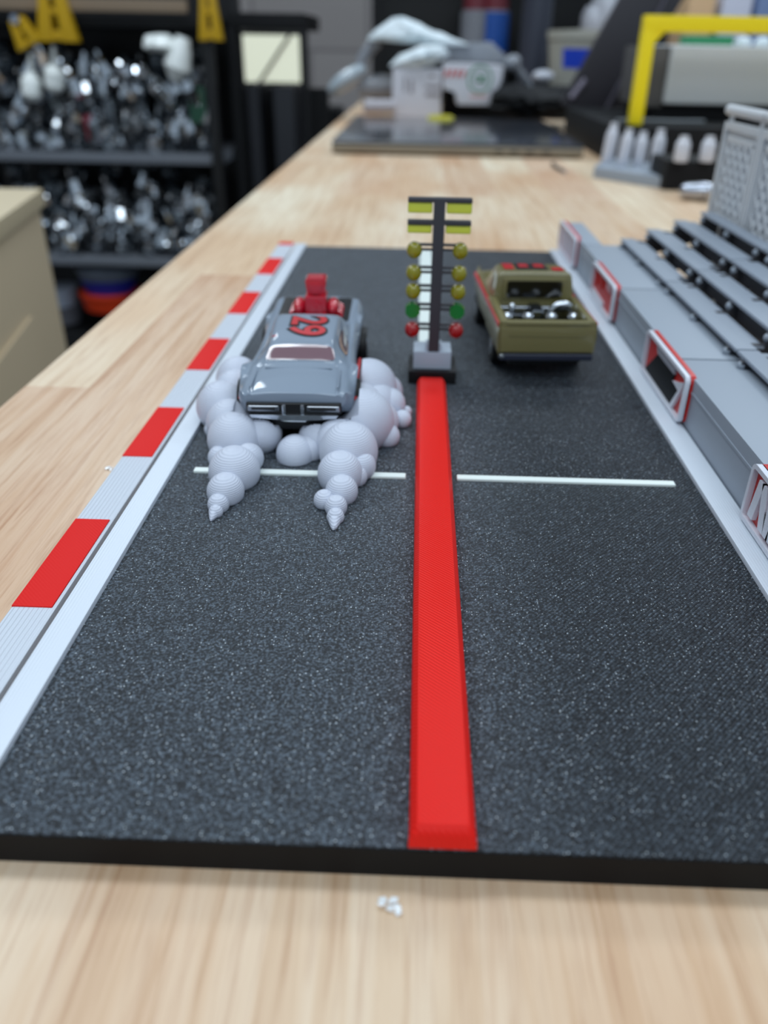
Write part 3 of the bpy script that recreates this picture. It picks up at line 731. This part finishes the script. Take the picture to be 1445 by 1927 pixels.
b = MB(); A = pt(884, 178, y=100); B = pt(916, 184, y=100); b.box(A.x, B.x, 99.95, 100.02, B.z, A.z); b.build('pink_print', 'pink_ink', c2)
# clear plastic tray above and white tube
b = MB(); b.prism(quad_poly([(838, 84), (925, 78), (950, 104), (962, 122), (836, 116)], 107), 'Y', 107, 112, .3)
tag(b.build('plastic_tray', 'clear'), 'cloudy grey plastic tray lying on the food carton', 'tray')
b = MB(); A = [pt(px, py, y=110) for px, py in ((672, 158), (683, 110), (700, 86), (712, 78))]
b.tube([A[0], A[1], A[2], A[3]], [.7, .8, .8, .6], 14); b.tube([pt(760, 160, y=111), pt(720, 162, y=111), pt(676, 164, y=111)], [1.3, 1.4, 1.2], 14)
tag(b.build('plastic_wrap', 'clear'), 'curved strip of cloudy plastic wrap at the left of the pile', 'plastic wrap')
b = MB(); A = pt(652, 150, y=104); b.sph((A.x, 104, A.z), 1.6, (1.5, 1, .75), 24, 14, lambda p: Vector((p.x, p.y, p.z+(p.x-A.x)*.5)))
tag(b.build('plastic_cup_lid', mat('pale_blue_plastic', '#b4c0c8', .2, coat=.6, trans=.2)), 'pale shiny plastic lid at the far left of the pile', 'lid')
b = MB(); A = pt(705, 205, y=100); b.tube([(A.x-1.2, 99.5, .66+.75), (A.x+2.3, 100.5, .66+.75)], .75, 18)
tag(b.build('paper_roll', mat('greyish_paper', '#b9b4b8', .6)), 'small white rolled paper lying at the left behind the laptop', 'paper roll')
b = MB(); A = pt(965, 118, y=104); b.sph((A.x, 104, A.z), .9, (1.1, 1, 1), 18, 12); b.tube([(A.x+.3, 104, A.z-.3), (A.x+2.2, 105, A.z-2.2), (A.x+3, 106, A.z-4.5)], .45, 10)
tag(b.build('clear_bottle_neck', 'clear'), 'cloudy plastic bottle leaning at the right end of the food carton', 'bottle')
# black pile right of carton
M['softblack'] = mat('soft_black', '#121315', .65, spec=.25)
b = MB(); crumple(b, quad_poly([(925, 205), (930, 175), (990, 160), (1070, 178), (1085, 215), (1000, 222)], 96), 96, 106, 1.6, 11)
tag(b.build('black_cloth', 'softblack'), 'heap of black cloth to the right of the food carton', 'cloth')
b = MB(); b.box(pt(835, 180, y=110).x, pt(1130, 180, y=110).x, 112, 122, TZ, 3.2, .3); tag(b.build('black_case', 'softblack'), 'low black case behind the cartons', 'case')

# tilted dark panel (arm)
M['arm'] = mat('dark_plum_grey_plastic', '#2d2a30', .45); M['arm_light'] = mat('mauve_grey_metal', '#7d7684', .4, metal=.3)
ap = thing('tilted_panel', 'dark plum grey panel leaning diagonally behind the yellow frame', 'panel', (17, 93, TZ))
c = [pt(px, py, y=92) for px, py in ((1058, 196), (1132, 250), (1322, -60), (1206, -70))]
b = MB(); b.prism([(q.x, q.z) for q in c], 'Y', 92, 94, .2); b.build('panel_body', 'arm', ap)
b = MB(); A = pt(1075, 185, y=91.6); B = pt(1102, 150, y=91.6); b.tube([A, B], .3, 8); A = pt(1090, 215, y=91.6); B = pt(1115, 238, y=91.6); b.tube([A, B], .45, 10); b.build('slot_bracket', 'arm_light', ap)
A = pt(1130, 225, y=91.8); B = pt(1262, -20, y=91.8); b = MB(); b.tube([A, B], .22, 8); b.build('edge_strip', mat('dim_mauve', '#4a4650', .4), ap)

# yellow frame
M['yellow'] = mat('bright_yellow_plastic', '#ffe600', .42)
yf = thing('yellow_frame', 'bright yellow square bar frame standing over the grey box at the right', 'frame', (16.9, 68, 2.3))
A = pt(1182, 234, y=68); B = pt(1210, 28, y=68); D = pt(1470, 34, y=68)
wd = .62
b = MB(); b.box(A.x, A.x+1.0, 67.4, 68.6, A.z, B.z-1.0, .1, 2); b.build('upright', 'yellow', yf)
b = MB(); b.box(A.x, 33, 67.4, 68.6, B.z-1.12, B.z, .1, 2); b.build('top_beam', 'yellow', yf)
b = MB(); b.prism([(A.x+.95, B.z-1.08), (A.x+1.7, B.z-1.08), (A.x+.95, B.z-1.9)], 'Y', 67.5, 68.5, .03); b.build('corner_gusset', 'yellow', yf)
b = MB(); b.box(31.8, 33, 67.4, 68.6, A.z, B.z-1.0, .1, 2); b.build('upright', 'yellow', yf)

# grey printer-like box on black base
gb = thing('grey_box', 'large pale grey plastic box with a dark side under the yellow beam', 'box', (25, 77, 3.1))
CT = A.z; A = pt(1268, 84, y=73); B = pt(1266, 196, y=73)
b = MB(); b.box(A.x, 38, 73, 86, B.z, A.z, .25, 3); b.build('shell', mat('pale_grey_shell', '#d2d6d8', .5), gb)
b = MB(); b.box(A.x-1.4, A.x, 73.6, 85, B.z-.3, A.z-.1, .2); b.build('side_panel', mat('taupe_grey', '#5b5856', .5), gb)
b = MB(); b.box(A.x-.5, 38, 74, 86, CT, B.z, .1); b.build('black_base', 'softblack', gb)
b = MB(); p = pt(1290, 76, y=77); q = pt(1376, 66, y=77); b.box(p.x, q.x, 76, 79, A.z, A.z+.75, .1); tag(b.build('green_strip', mat('green_plastic', '#2f8f5e', .5)), 'green plastic strip lying on top of the pale grey box', 'strip')
for k, (px, lb) in enumerate(((1400, 'small rounded white cap on the grey box right of the green strip'), (1436, 'small rounded white cap on the grey box at the right picture edge'))):
    p = pt(px, 76, y=77); b = MB(); b.sph((p.x, 77, A.z+.3), .55, (1.3, 1, .8), 16, 10); tag(b.build('white_cap', 'paper'), lb, 'cup', 'white caps on the grey box')  # plain rounded white bits, taken for caps
# black case the yellow frame stands on
b = MB(); b.box(pt(1150, 220, y=67).x, 42, 66.5, 90, TZ, CT, .2); tag(b.build('equipment_case', 'softblack'), 'wide black equipment case under the yellow frame and the grey box', 'case')
b = MB(); A = pt(1155, 214, y=70); b.tube([(A.x+.3, 70, CT+.13), (A.x+2.5, 71, CT+.13), (A.x+5, 70.5, CT+.13), (A.x+8, 71, CT+.13)], .13, 8); tag(b.build('cable', mat('grey_cable', '#7b8084', .5)), 'grey cable lying on the black equipment case by the yellow foot', 'cable')

# grey tray of white bottles and black tray
M['bottle_white'] = mat('white_bottle_plastic', '#d2d4dc', .3, coat=.4)
zt_ = .25
Q = [pt(px, py, z=zt_) for px, py in ((1118, 314), (1244, 333), (1262, 312), (1140, 296))]
cx_ = sum((q.x for q in Q))/4; cy_ = sum((q.y for q in Q))/4
gt = thing('bottle_tray', 'grey tray holding four white bottles near the fence', 'tray', (cx_, cy_, TZ))
b = MB(); b.prism([(q.x, q.y) for q in Q], 'Z', TZ, zt_, .05); b.build('tray_base', 'grey_print', gt)
def bottle(px, py, zb, h, r, label, lean=0):
    p = pt(px, py, z=zb); g = thing('white_bottle', label, 'bottle', p, 0, 'small white bottles at the back of the bench')
    b = MB(); b.lathe([(r*.9, 0), (r, .1), (r, h*.7), (r*.8, h*.82), (r*.5, h*.9)], (0, 0, 0), 'Z', 20); b.build('bottle_body', 'bottle_white', g, True)
    b = MB(); b.lathe([(r*.62, h*.86), (r*.62, h), (.001, h+.03)], (0, 0, 0), 'Z', 16); b.build('bottle_cap', 'bottle_white', g, True)
    g.rotation_euler = (0, lean, 0); return g
for k, (px, py, nm) in enumerate(((1141, 306, 'leftmost white bottle in the grey tray'), (1170, 312, 'second white bottle from the left in the grey tray'), (1200, 313, 'third white bottle from the left in the grey tray'), (1231, 319, 'rightmost white bottle in the grey tray, next to the black block'))):
    bottle(px, py, zt_, (2.7, 2.45, 2.3, 2.6)[k], .44, nm, .08 if k < 2 else .02)
p = pt(1246, 358, z=TZ); bb = thing('black_holder', 'black block holding two white bottles behind the fence', 'holder', (p.x+2.2, p.y+1.4, TZ))
b = MB(); b.box(p.x, p.x+5.0, p.y, p.y+4.0, TZ, 1.35, .12); b.build('block', 'softblack', bb)
for px, nm in ((1280, 'left white bottle in the black block'), (1328, 'right white bottle in the black block')): bottle(px, 304, 1.36, 1.5, .46, nm)
# shiny knobs on the bench next to fence
M['steel'] = mat('brushed_steel', '#b9bdc6', .2, metal=1)
p = pt(1290, 376, z=TZ); q = pt(1335, 384, z=TZ)
b = MB(); b.tube([p+Vector((0, 0, .5)), p+Vector((.9, -.3, .55)), p+Vector((1.9, -.7, .5))], [.5, .55, .42], 16); b.sph(p+Vector((0, 0, .5)), .5, u=16, v=10); tag(b.build('metal_nozzle', 'steel'), 'shiny metal nozzle lying on the bench left of the lattice fence', 'nozzle')
b = MB(); b.lathe([(.5, 0), (.62, .2), (.62, .7), (.4, .9)], (q.x+.4, q.y+.6, TZ), 'Z', 18); tag(b.build('metal_nut', 'steel'), 'round metal fitting beside the shiny nozzle', 'fitting')
p = pt(1052, 322, z=TZ); b = MB(); b.tube([p+Vector((0, 3.5, .1)), p+Vector((-.1, 1, .1)), p+Vector((.2, -1.5, .1))], .16, 8); tag(b.build('grey_hook', 'steel'), 'small grey metal hook lying in front of the laptop', 'hook')

# ================================================================== FAR BACKGROUND RIGHT: black shelving, cans, tub
M['can_blue'] = mat('blue_label', '#1d4fa0', .4); M['can_grey'] = mat('grey_label', '#7f828a', .4); M['can_red'] = mat('dark_red_cap', '#6d2a34', .4)
sh = thing('black_shelving', 'black shelving unit against the far wall behind the cartons', 'shelving', (25, 150, FZ))
b = MB(); b.box(-9, 75, 170, 171.5, FZ, 60); b.build('back_panel', 'black', sh)
b = MB(); b.box(-9, 75, 150, 170, 1.0, 2.2, .1); b.box(-9, 75, 150, 170, 26, 27.4, .1); b.box(-9, 75, 150, 170, -38, -36.5, .1); b.build('shelf', 'softblack', sh)
for x in (-9, 33, 73):
    b = MB(); b.box(x, x+2, 149, 151, FZ, 60, .1); b.build('post', 'softblack', sh)
def can(px, col, label):
    p = pt(px, 68, y=158); top = pt(px, 8, y=158).z; g = thing('spray_can', label, 'spray can', (p.x, 158, 2.2), 0, 'spray cans on the black shelf')
    h = top-2.2; r = 2.5
    b = MB(); b.lathe([(r, 0), (r, h*.9), (r*.7, h*.96)], (0, 0, 0), 'Z', 20); b.build('can_body', 'can_grey', g, True)
    b = MB(); b.lathe([(r+.05, h-7.2), (r+.05, h-1.2)], (0, 0, 0), 'Z', 20); b.build('can_label', col, g, True)
    b = MB(); b.lathe([(r*.9, h*.93), (r*.85, h+3), (r*.6, h+3.6), (.001, h+3.6)], (0, 0, 0), 'Z', 20); b.build('can_cap', 'can_red', g, True)
can(893, 'can_grey', 'grey spray can with a dark red cap on the black shelf'); can(929, 'can_blue', 'blue labelled spray can with a dark red cap on the black shelf')
p = pt(1008, 60, y=140); b = MB(); b.cyl((p.x, 140, 1), (p.x, 140, 30), 2.3, n=24); b.cyl((p.x, 140, 15), (p.x, 140, 18), 2.6, n=24); b.box(p.x-5, p.x+5, 136, 144, TZ, 1.2, .2)
tag(b.build('blue_grey_post', mat('dark_blue_grey_metal', '#343845', .4)), 'dark blue grey round post behind the food carton', 'post')
tbx = pt(1085, 110, y=128); tb2 = thing('supply_tub', 'pale tub with a bright blue label behind the tilted panel', 'tub', (tbx.x, 128, TZ))
zt = pt(1085, 58, y=128).z; zb = pt(1085, 160, y=128).z
b = MB(); b.lathe([(4.2, zb), (4.9, zt-1), (5.1, zt-1), (5.1, zt), (.001, zt+.2)], (tbx.x+.6, 128, 0), 'Z', 28); b.build('tub_body', mat('cream_plastic', '#a9a79c', .5), tb2)
b = MB(); n = 10
rows = [[Vector((tbx.x+.6+rr_*cos(a), 128+rr_*sin(a), z)) for a in [R_(-132+9*k) for k in range(13)]] for z, rr_ in ((zb+2.2, 4.5), (zt-2.2, 4.88))]
b.grid(rows); b.build('blue_label', mat('bright_blue_label', '#2447c8', .4), tb2)
b = MB(); b.box(tbx.x-7, 23.8, 122, 135, TZ, zb, .2); tag(b.build('dark_crate', 'softblack'), 'dark crate carrying the pale tub with the blue label', 'crate')
p = pt(1022, 143, y=124); b = MB(); b.sph((p.x, 124, p.z), 1.1, (1.4, 1, .7), 18, 12); tag(b.build('white_ball', 'bottle_white'), 'small white rounded cap at the left foot of the pale tub', 'cap')
for (px, py, sx, sz, lb) in ((1140, 22, 2.5, 3.6, 'tall white bottle standing behind the tilted panel'), (1118, 42, 2.2, 2.3, 'short white jar in front of the tall white bottle')):
    p = pt(px, py, y=151); zc_ = pt(1100, 66, y=151).z; hz = p.z+sz-zc_; b = MB(); b.lathe([(sx*.9, 0), (sx, .3), (sx, hz*.7), (sx*.7, hz), (.001, hz+.1)], (p.x, 151, zc_), 'Z', 20); tag(b.build('white_jar', 'bottle_white'), lb, 'jar')
p = pt(1100, 66, y=151); b = MB(); b.box(p.x-9, p.x+5, 151.5, 157, 2.25, p.z, .2); tag(b.build('dark_cabinet', mat('dark_brown_cabinet', '#2b2523', .5)), 'dark brown cabinet behind the white jars', 'cabinet')
# packages above the yellow beam
for (x0, y0, x1, y1, col, lb) in ((1292, -20, 1352, 34, '#d8b48a', 'cream package with orange edge above the yellow beam'), (1356, -20, 1422, 32, '#c9cdde', 'white package above the yellow beam'), (1420, -20, 1470, 34, '#6e84ad', 'blue and white package at the top right corner')):
    A = pt(x0, y1, y=118); B = pt(x1, y0, y=118); b = MB(); b.box(A.x, B.x, 118, 126, 4.0, B.z, .25, 2)
    tag(b.build('package', mat('package_'+col[1:], col, .5)), lb, 'package', 'packages above the yellow beam')
b = MB(); b.box(24, 60, 112, 130, TZ, 4.0, .2); tag(b.build('storage_box', 'softblack'), 'black storage box carrying the pale packages', 'box')

# ================================================================== FAR BACKGROUND LEFT
# tan cabinet
M['tan'] = mat('tan_cardboard', '#d4bf9e', .6); M['tan_top'] = mat('light_tan_board', '#cdbb9a', .5)
zc = -2.4; A = pt(68, 356, z=zc); B = pt(0, 404, z=zc)
e1 = (B-A).normalized(); e2 = Vector((-1, -.04, 0)).normalized()
cb = thing('tan_cabinet', 'tan cabinet standing on the floor at the left picture edge', 'cabinet', (A.x-8, A.y-8, FZ))
def qprism(mb, a, c, d, f, z0, z1):
    mb.prism([(q.x, q.y) for q in (a, c, d, f)], 'Z', z0, z1, .15)
a1 = A; a2 = A+e1*26; a3 = a2+e2*22; a4 = A+e2*22
b = MB(); qprism(b, a1, a2, a3, a4, FZ, zc-1.3); b.build('cabinet_body', 'tan', cb)
k = .35; b = MB(); qprism(b, a1+Vector((k, k, 0)), a2+Vector((k, -k, 0)), a3+Vector((-k, -k, 0)), a4+Vector((-k, k, 0)), zc-1.25, zc); b.build('cabinet_top', 'tan_top', cb)
nn = Vector((-e1.y, e1.x, 0)); nn = nn if nn.x > 0 else -nn
p0 = A+e1*9+nn*.02; p1 = A+e1*9.5+nn*.25
b = MB(); b.prism([(p0.x, p0.y), ((A+e1*25+nn*.02).x, (A+e1*25+nn*.02).y), ((A+e1*25+nn*.3).x, (A+e1*25+nn*.3).y), (p1.x, p1.y)], 'Z', FZ+2, -9.6, .05); b.build('cabinet_door', 'tan', cb)

# shelving rack
YR = 130
M['shelf_grey'] = mat('dim_grey_shelf', '#777b82', .4, metal=.2)
rk = thing('shelf_rack', 'black metal shelf rack full of clear bags behind the bench', 'shelf rack', (-52, YR+10, FZ))
for z in (pt(200, 288, y=YR).z, pt(200, 484, y=YR).z, -68, pt(200, 30, y=YR).z):
    b = MB(); b.box(-80, -31.5, YR, YR+22, z-1.4, z, .15); b.build('shelf', 'softblack' if z > 0 else 'shelf_grey', rk)
for x in (-80, -33):
    for y in (YR-.8, YR+21):
        b = MB(); b.box(x, x+1.6, y, y+1.6, FZ, 40, .1); b.build('post', 'black', rk)
b = MB(); b.box(-80, -31.5, YR+22, YR+23, FZ, 40); b.build('back_panel', 'black', rk)
M['plank'] = mat('brown_plank', '#86735e', .6)
b = MB(); z = pt(100, 20, y=YR).z; b.box(-80, -34.5, YR-1.3, YR-.2, z, z+1.6, .1); b.build('wood_rail', 'plank', rk)

def bag_mesh(seed, w, h, dpt, sub=9):
    rr = random.Random(seed); b = MB(); nx, nz = sub, sub+4
    def side(sg):
        rows = []
        for i in range(nz+1):
            v = i/nz; row = []
            for j in range(nx+1):
                u = j/nx*2-1
                e = max(0, 1-abs(u)**3)*(min(1, (1-v)*1.9)**.7)*(1 if v > .02 else .5)
                ed = 0 if j in (0, nx) or i == nz else 1
                y = sg*(dpt*.5*e+ed*rr.uniform(-.28, .28)*dpt)
                x = u*w/2*(1-.18*v)+ed*rr.uniform(-.04, .04)*w
                row.append(Vector((x, y if ed else 0, v*h+(ed*rr.uniform(-.03, .03)*h if i else 0))))
            rows.append(row)
        b.grid(rows)
    side(1); side(-1)
    return b
M['bag'] = mat('clear_crinkled_bag', '#3c434c', .1, coat=1.0, spec=.8); 
t = NT(M['bag']); mp = t.coord((1/S,)*3); nz_ = t.add('ShaderNodeTexNoise', Scale=.35, Detail=3.0); t.link(mp, 'Vector', nz_, 'Vector')
rp = t.ramp([(.42, '#0d0f12'), (.53, '#343c45'), (.66, '#aeb8c0')]); t.link(nz_, 'Fac', rp, 'Fac'); t.link(rp, 'Color', t.b, 'Base Color')  # pale sheen and dark gaps of the crinkles painted into the colour
n2 = t.add('ShaderNodeTexNoise', Scale=.9, Detail=4.0); t.link(mp, 'Vector', n2, 'Vector'); t.bump(n2, 'Fac', .7, .5*S)
protos = []
def place_bags(y0s, z, xs, row, label, group, hs):
    for k, x in enumerate(xs):
        sd = rnd.randrange(6)
        if len(protos) <= 5:
            o = bag_mesh(len(protos)+3, 5.0, 15, 4.0).build('clear_bag', 'bag', smooth=False); protos.append(o)
        else: o = protos[sd].copy(); C.objects.link(o)
        o.location = Vector((x, y0s+rnd.uniform(-1, 1), z))*S; o.rotation_euler = (R_(rnd.uniform(-3, 3)), 0, R_(rnd.uniform(-10, 10)))
        o.scale = (rnd.uniform(.8, 1.0), 1, hs*rnd.uniform(.85, 1.1)/15)
        tag(o, label, 'plastic bag', group)
z1 = pt(200, 288, y=YR).z; z2 = pt(200, 484, y=YR).z
place_bags(YR+4, z1+.1, [-75+4.9*k for k in range(9)], 0, 'crinkled clear plastic bag in the front row of the upper shelf', 'clear bags in front on the upper shelf', 13)
place_bags(YR+11, z1+.1, [-74+5.3*k for k in range(8)], 0, 'crinkled clear plastic bag standing behind the front row of the upper shelf', 'clear bags at the back of the upper shelf', 14.5)
place_bags(YR+4, z2+.1, [-75.2+4.9*k for k in range(9)], 0, 'crinkled clear plastic bag in the front row of the lower shelf', 'clear bags in front on the lower shelf', 10)
place_bags(YR+11, z2+.1, [-74.5+5.3*k for k in range(8)], 0, 'crinkled clear plastic bag standing behind the front row of the lower shelf', 'clear bags at the back of the lower shelf', 12.3)
# small chrome pieces, added for sparkle among the bags
place_metal = []
# yellow hanging clamps
M['clamp'] = mat('amber_yellow_plastic', '#c49a00', .4)
def clamp(px0, px1, ytop, ybot, label, tilt=0):
    A = pt(px0, ybot, y=YR-2.1); B = pt(px1, ytop, y=YR-2.1); w = B.x-A.x; cx = (A.x+B.x)/2; z0, z1 = A.z, B.z
    g = thing('spring_clamp', label, 'clamp', (cx, YR-2.1, z0), 0, 'yellow clamps hanging on the shelf rack')
    b = MB(); h = z1-z0
    for sg in (-1, 1):
        b.prism([(sg*w*.5, 0), (sg*w*.12, 0), (sg*w*.04, h*.98), (sg*w*.26, h*.98)], 'Y', -.7, .7, .1)
    b.build('handle', 'clamp', g, True)
    b = MB(); b.prism([(-w*.42, h*.02), (w*.42, h*.02), (w*.36, h*.22), (-w*.36, h*.22)], 'Y', -.5, .5, .1); b.build('web', 'clamp', g, True)
    b = MB(); b.prism([(-w*.27, h*.5), (w*.27, h*.5), (w*.24, h*.62), (-w*.24, h*.62)], 'Y', -.5, .5, .1); b.build('web', 'clamp', g, True)
    b = MB(); b.cyl((0, -.9, h*.95), (0, .9, h*.95), w*.16, n=14); b.build('pivot', 'steel', g, True)
    g.rotation_euler = (0, tilt, 0)
clamp(74, 134, -25, 78, 'big yellow A-shaped clamp hanging at the left of the shelf rack')
clamp(376, 412, -25, 76, 'narrow yellow A-shaped clamp hanging at the right end of the shelf rack')
clamp(34, 74, 30, 86, 'small amber clamp hanging askew left of the big yellow clamp', -.4)
# white bottle-shaped things on the top shelf, glints
for (px, py, rx, rz_, ti, lb) in ((22, 0, 0, 0, 0, ''), ):
    pass
M['frost'] = mat('frosted_white_plastic', '#f4f8f4', .3, coat=.5)
for (px0, py0, px1, py1, r, lb) in ((281, 66, 289, 96, 1.1, 'left white plastic tube hanging in the shelf rack'), (305, 64, 308, 98, 1.7, 'wide white plastic tube in the middle of the hanging group'), (345, 70, 328, 150, 1.6, 'long slanted white plastic tube hanging in the shelf rack')):
    A = pt(px0, py0, y=YR-2); B = pt(px1, py1, y=YR-2); b = MB(); b.tube([A, A+(B-A)*.3, A+(B-A)*.7, B], [r*.6, r, r*1.25, r*.5], 14); tag(b.build('hanging_tube', 'frost'), lb, 'tube', 'white tubes hanging in the shelf rack')
for (px, py, lb) in ((58, 165, 'bright white bottle leaning among the clear bags at the left'), (101, 150, 'white bottle hanging under the big yellow clamp')):
    A = pt(px, py-26, y=YR-1); B = pt(px+2, py+24, y=YR-1); N = pt(px-1, py-64, y=YR-1); b = MB(); b.tube([N, A+(N-A)*.1, A, A+(B-A)*.25, A+(B-A)*.8, B], [.3, .35, .8, 1.5, 1.4, .7], 14); tag(b.build('white_flask', 'frost'), lb, 'bottle', 'white bottles among the bags')
b = MB(); A = pt(371, 205, y=YR+1); b.box(A.x-1.2, A.x+1.2, YR+1, YR+2, A.z-2, A.z+3, .2); tag(b.build('green_packet', mat('dull_green', '#2a5a44', .4)), 'dull green packet between the clear bags on the upper shelf', 'packet')
b = MB(); A = pt(172, 238, y=YR); b.box(A.x-1, A.x+1, YR, YR+1, A.z-2, A.z+1.6, .2); tag(b.build('red_packet', mat('dull_red', '#7a2230', .4)), 'dull red packet between the clear bags on the upper shelf', 'packet')
# chrome pieces added to make glints among the bags on both shelves
def fitting(x, z, k):
    b = MB(); b.lathe([(.5, 0), (.85, .25), (.85, 1.1), (.45, 1.5), (.3, 1.9), (.001, 1.95)], (0, 0, 0), 'Z', 7); o = b.build('chrome_glint', 'chrome', smooth=False); o.location = Vector((x, YR+.6, z))*S
    return o
fp = None
for zz, nm, n_, hh in ((z1, 'upper', 85, 11.5), (z2, 'lower', 85, 9.5)):
    for k in range(n_):
        x = -77+43*k/n_+rnd.uniform(-1, 1); dz = hh*rnd.random()**1.3
        if fp is None: fp = fitting(x, zz, k); o = fp
        else: o = fp.copy(); C.objects.link(o)
        o.location = Vector((x, YR+1.7+rnd.uniform(-.6, .5), zz+dz))*S
        o.rotation_euler = (rnd.uniform(-.7, .7), rnd.uniform(-.5, .5), rnd.uniform(0, 3)); s_ = rnd.uniform(.6, 1.4); o.scale = (s_, s_, s_*rnd.uniform(1, 2.4))
        tag(o, 'small chrome piece added as a glint among the clear bags on the %s shelf' % nm, 'fitting', 'added chrome glint pieces in the bags on the %s shelf' % nm)

# tubs under the rack
def tub(px, pyb, pyt, r, col, label, Y=YR+6):
    B = pt(px, pyb, y=Y); T = pt(px, pyt, y=Y); b = MB(); b.lathe([(r*.9, B.z), (r, T.z), (r*1.04, T.z), (r*1.04, T.z+.3), (.001, T.z+.35)], (B.x, Y, 0), 'Z', 28)
    return tag(b.build('round_tub', mat('tub_'+col[1:], col, .4)), label, 'tub', 'round tubs under the shelf rack')
tub(214, 576, 549, 5.4, '#d23a12', 'orange red round tub, lowest of the stack under the rack')
tub(208, 545, 524, 4.6, '#0d1f80', 'dark blue round tub stacked on the orange one')
tub(205, 519, 500, 5.4, '#5c6470', 'grey round tub on top of the blue one')
tub(112, 572, 542, 3.4, '#9aa2b0', 'pale grey round tub beside the tan cabinet')
tub(122, 604, 578, 3.2, '#5a5a60', 'dull grey round tub under the pale one beside the tan cabinet')
b = MB(); b.box(-70, -40, YR+.9, YR+15, -67.95, pt(120, 608, y=YR+6).z, .3); tag(b.build('low_crate', 'black'), 'long black crate on the floor under the shelf rack', 'crate')

# section right of the rack: dark stand with lit window behind
A = pt(414, 64, y=200); B = pt(566, 156, y=200)
wn = struct(MB().box(A.x-.8, B.x+.8, 200, 203, B.z-.8, A.z+.8, .1).build('window_1', 'black'))
b = MB(); b.box(A.x, B.x, 199.6, 200.2, B.z, A.z); b.build('window_pane', mat('daylit_pane', '#c8cdb8', .4, emit=('#e2e6d2', 1.15)), wn)
A2 = pt(545, 66, y=199); B2 = pt(486, 158, y=199); b = MB(); b.tube([(A2.x, 199.2, A2.z), (B2.x, 199.2, B2.z)], .35, 8); b.build('window_cable', 'softblack', wn)
wp = struct(MB().box(-60, A.x-.8, 200, 203, FZ, 60).build('trim_1', 'black'))
ds = thing('dark_stand', 'black steel stand with bins between the shelf rack and the grey wall', 'stand', (-25, 140, FZ))
A = pt(408, 22, y=138); B = pt(600, 56, y=138)
b = MB(); b.box(-31, pt(574, 50, y=138).x, 138, 158, B.z, A.z, .2); b.build('top_slab', 'softblack', ds)
b = MB(); b.box(pt(566, 50, y=138).x, pt(576, 50, y=138).x, 138, 140, FZ, B.z, .1); b.box(-31, -29.6, 138, 140, FZ, B.z, .1); b.build('post', 'softblack', ds)
M['binm'] = mat('dark_slate_plastic', '#24262c', .45)
for (x0, x1, yt, lb) in ((432, 486, 158, 'dark slate column bin standing left in the black stand'), (512, 552, 162, 'narrow dark slate bin at the right in the black stand')):
    A = pt(x0, yt, y=142); A.x = max(A.x, -29.4); B = pt(x1, yt, y=142); b = MB(); b.box(A.x, B.x, 142, 152, FZ, A.z, .4, 3); tag(b.build('slate_bin', 'binm'), lb, 'bin', 'slate bins in the black stand')
b = MB(); b.box(-31, pt(620, 250, y=160).x, 160, 161, FZ, pt(420, 162, y=160).z); tag(b.build('dark_screen', 'black'), 'low black screen behind the slate bins', 'screen')
b = MB(); b.box(pt(572, 215, y=165).x, pt(640, 215, y=165).x, 163, 175, FZ, pt(600, 205, y=163).z, .4); tag(b.build('black_bin', 'softblack'), 'black bin against the grey block wall beside the bench', 'bin')

# ================================================================== LIGHTS
def area(name, loc, size, power, col=(.82, .92, 1), target=(0, 10, 0)):
    l = bpy.data.lights.new(name, 'AREA'); l.shape = 'RECTANGLE'; l.size = size[0]*S; l.size_y = size[1]*S; l.energy = power; l.color = col
    o = bpy.data.objects.new(name, l); C.objects.link(o); o.location = Vector(loc)*S
    o.rotation_euler = (Vector(target)-Vector(loc)).to_track_quat('-Z', 'Y').to_euler(); return o
area('ceiling_and_fill_light', (-45, 60, 140), (110, 22), 10.5, target=(-45, 60, 0))
area('ceiling_and_fill_light', (55, 75, 140), (110, 22), 10.5, target=(55, 75, 0))
area('ceiling_and_fill_light', (-45, -50, 140), (110, 22), 8.1, target=(-45, -50, 0))
area('ceiling_and_fill_light', (55, -50, 140), (110, 22), 8.1, target=(55, -50, 0))
area('ceiling_and_fill_light', (15, -110, 125), (120, 30), 17, target=(0, 170, -20))  # added fill lamp behind the camera, brightens the background
area('ceiling_and_fill_light', (-75, 70, 140), (110, 20), 15.3, target=(-60, 130, -10))
area('ceiling_and_fill_light', (95, 190, 140), (60, 22), 18.0, target=(40, 90, 0))
area('ceiling_and_fill_light', (-95, 210, 140), (50, 22), 15.3, target=(-40, 90, 0))
wd_ = bpy.data.worlds.new('room_ambient'); bpy.context.scene.world = wd_; wd_.use_nodes = True
wd_.node_tree.nodes['Background'].inputs[0].default_value = (.66, .82, 1, 1); wd_.node_tree.nodes['Background'].inputs[1].default_value = .8

# ================================================================== CAMERA
cd = bpy.data.cameras.new('camera'); co = bpy.data.objects.new('camera', cd); C.objects.link(co)
co.location = CAM*S; co.rotation_euler = CR.to_euler()
cd.sensor_fit = 'VERTICAL'; cd.sensor_height = 36; cd.sensor_width = 27; cd.lens = F/1927*36
cd.shift_x = -(CX-722.5)/1927; cd.clip_start = .005; cd.clip_end = 50
cd.dof.use_dof = True; cd.dof.focus_distance = 12.9*S; cd.dof.aperture_fstop = cd.lens/1000/(.175*S)
bpy.context.scene.camera = co
vs = bpy.context.scene.view_settings; bpy.context.scene.display_settings.display_device = 'sRGB'
vs.view_transform = 'Standard'; vs.look = 'None'; vs.gamma = 1; vs.use_curve_mapping = False; vs.exposure = -0.78
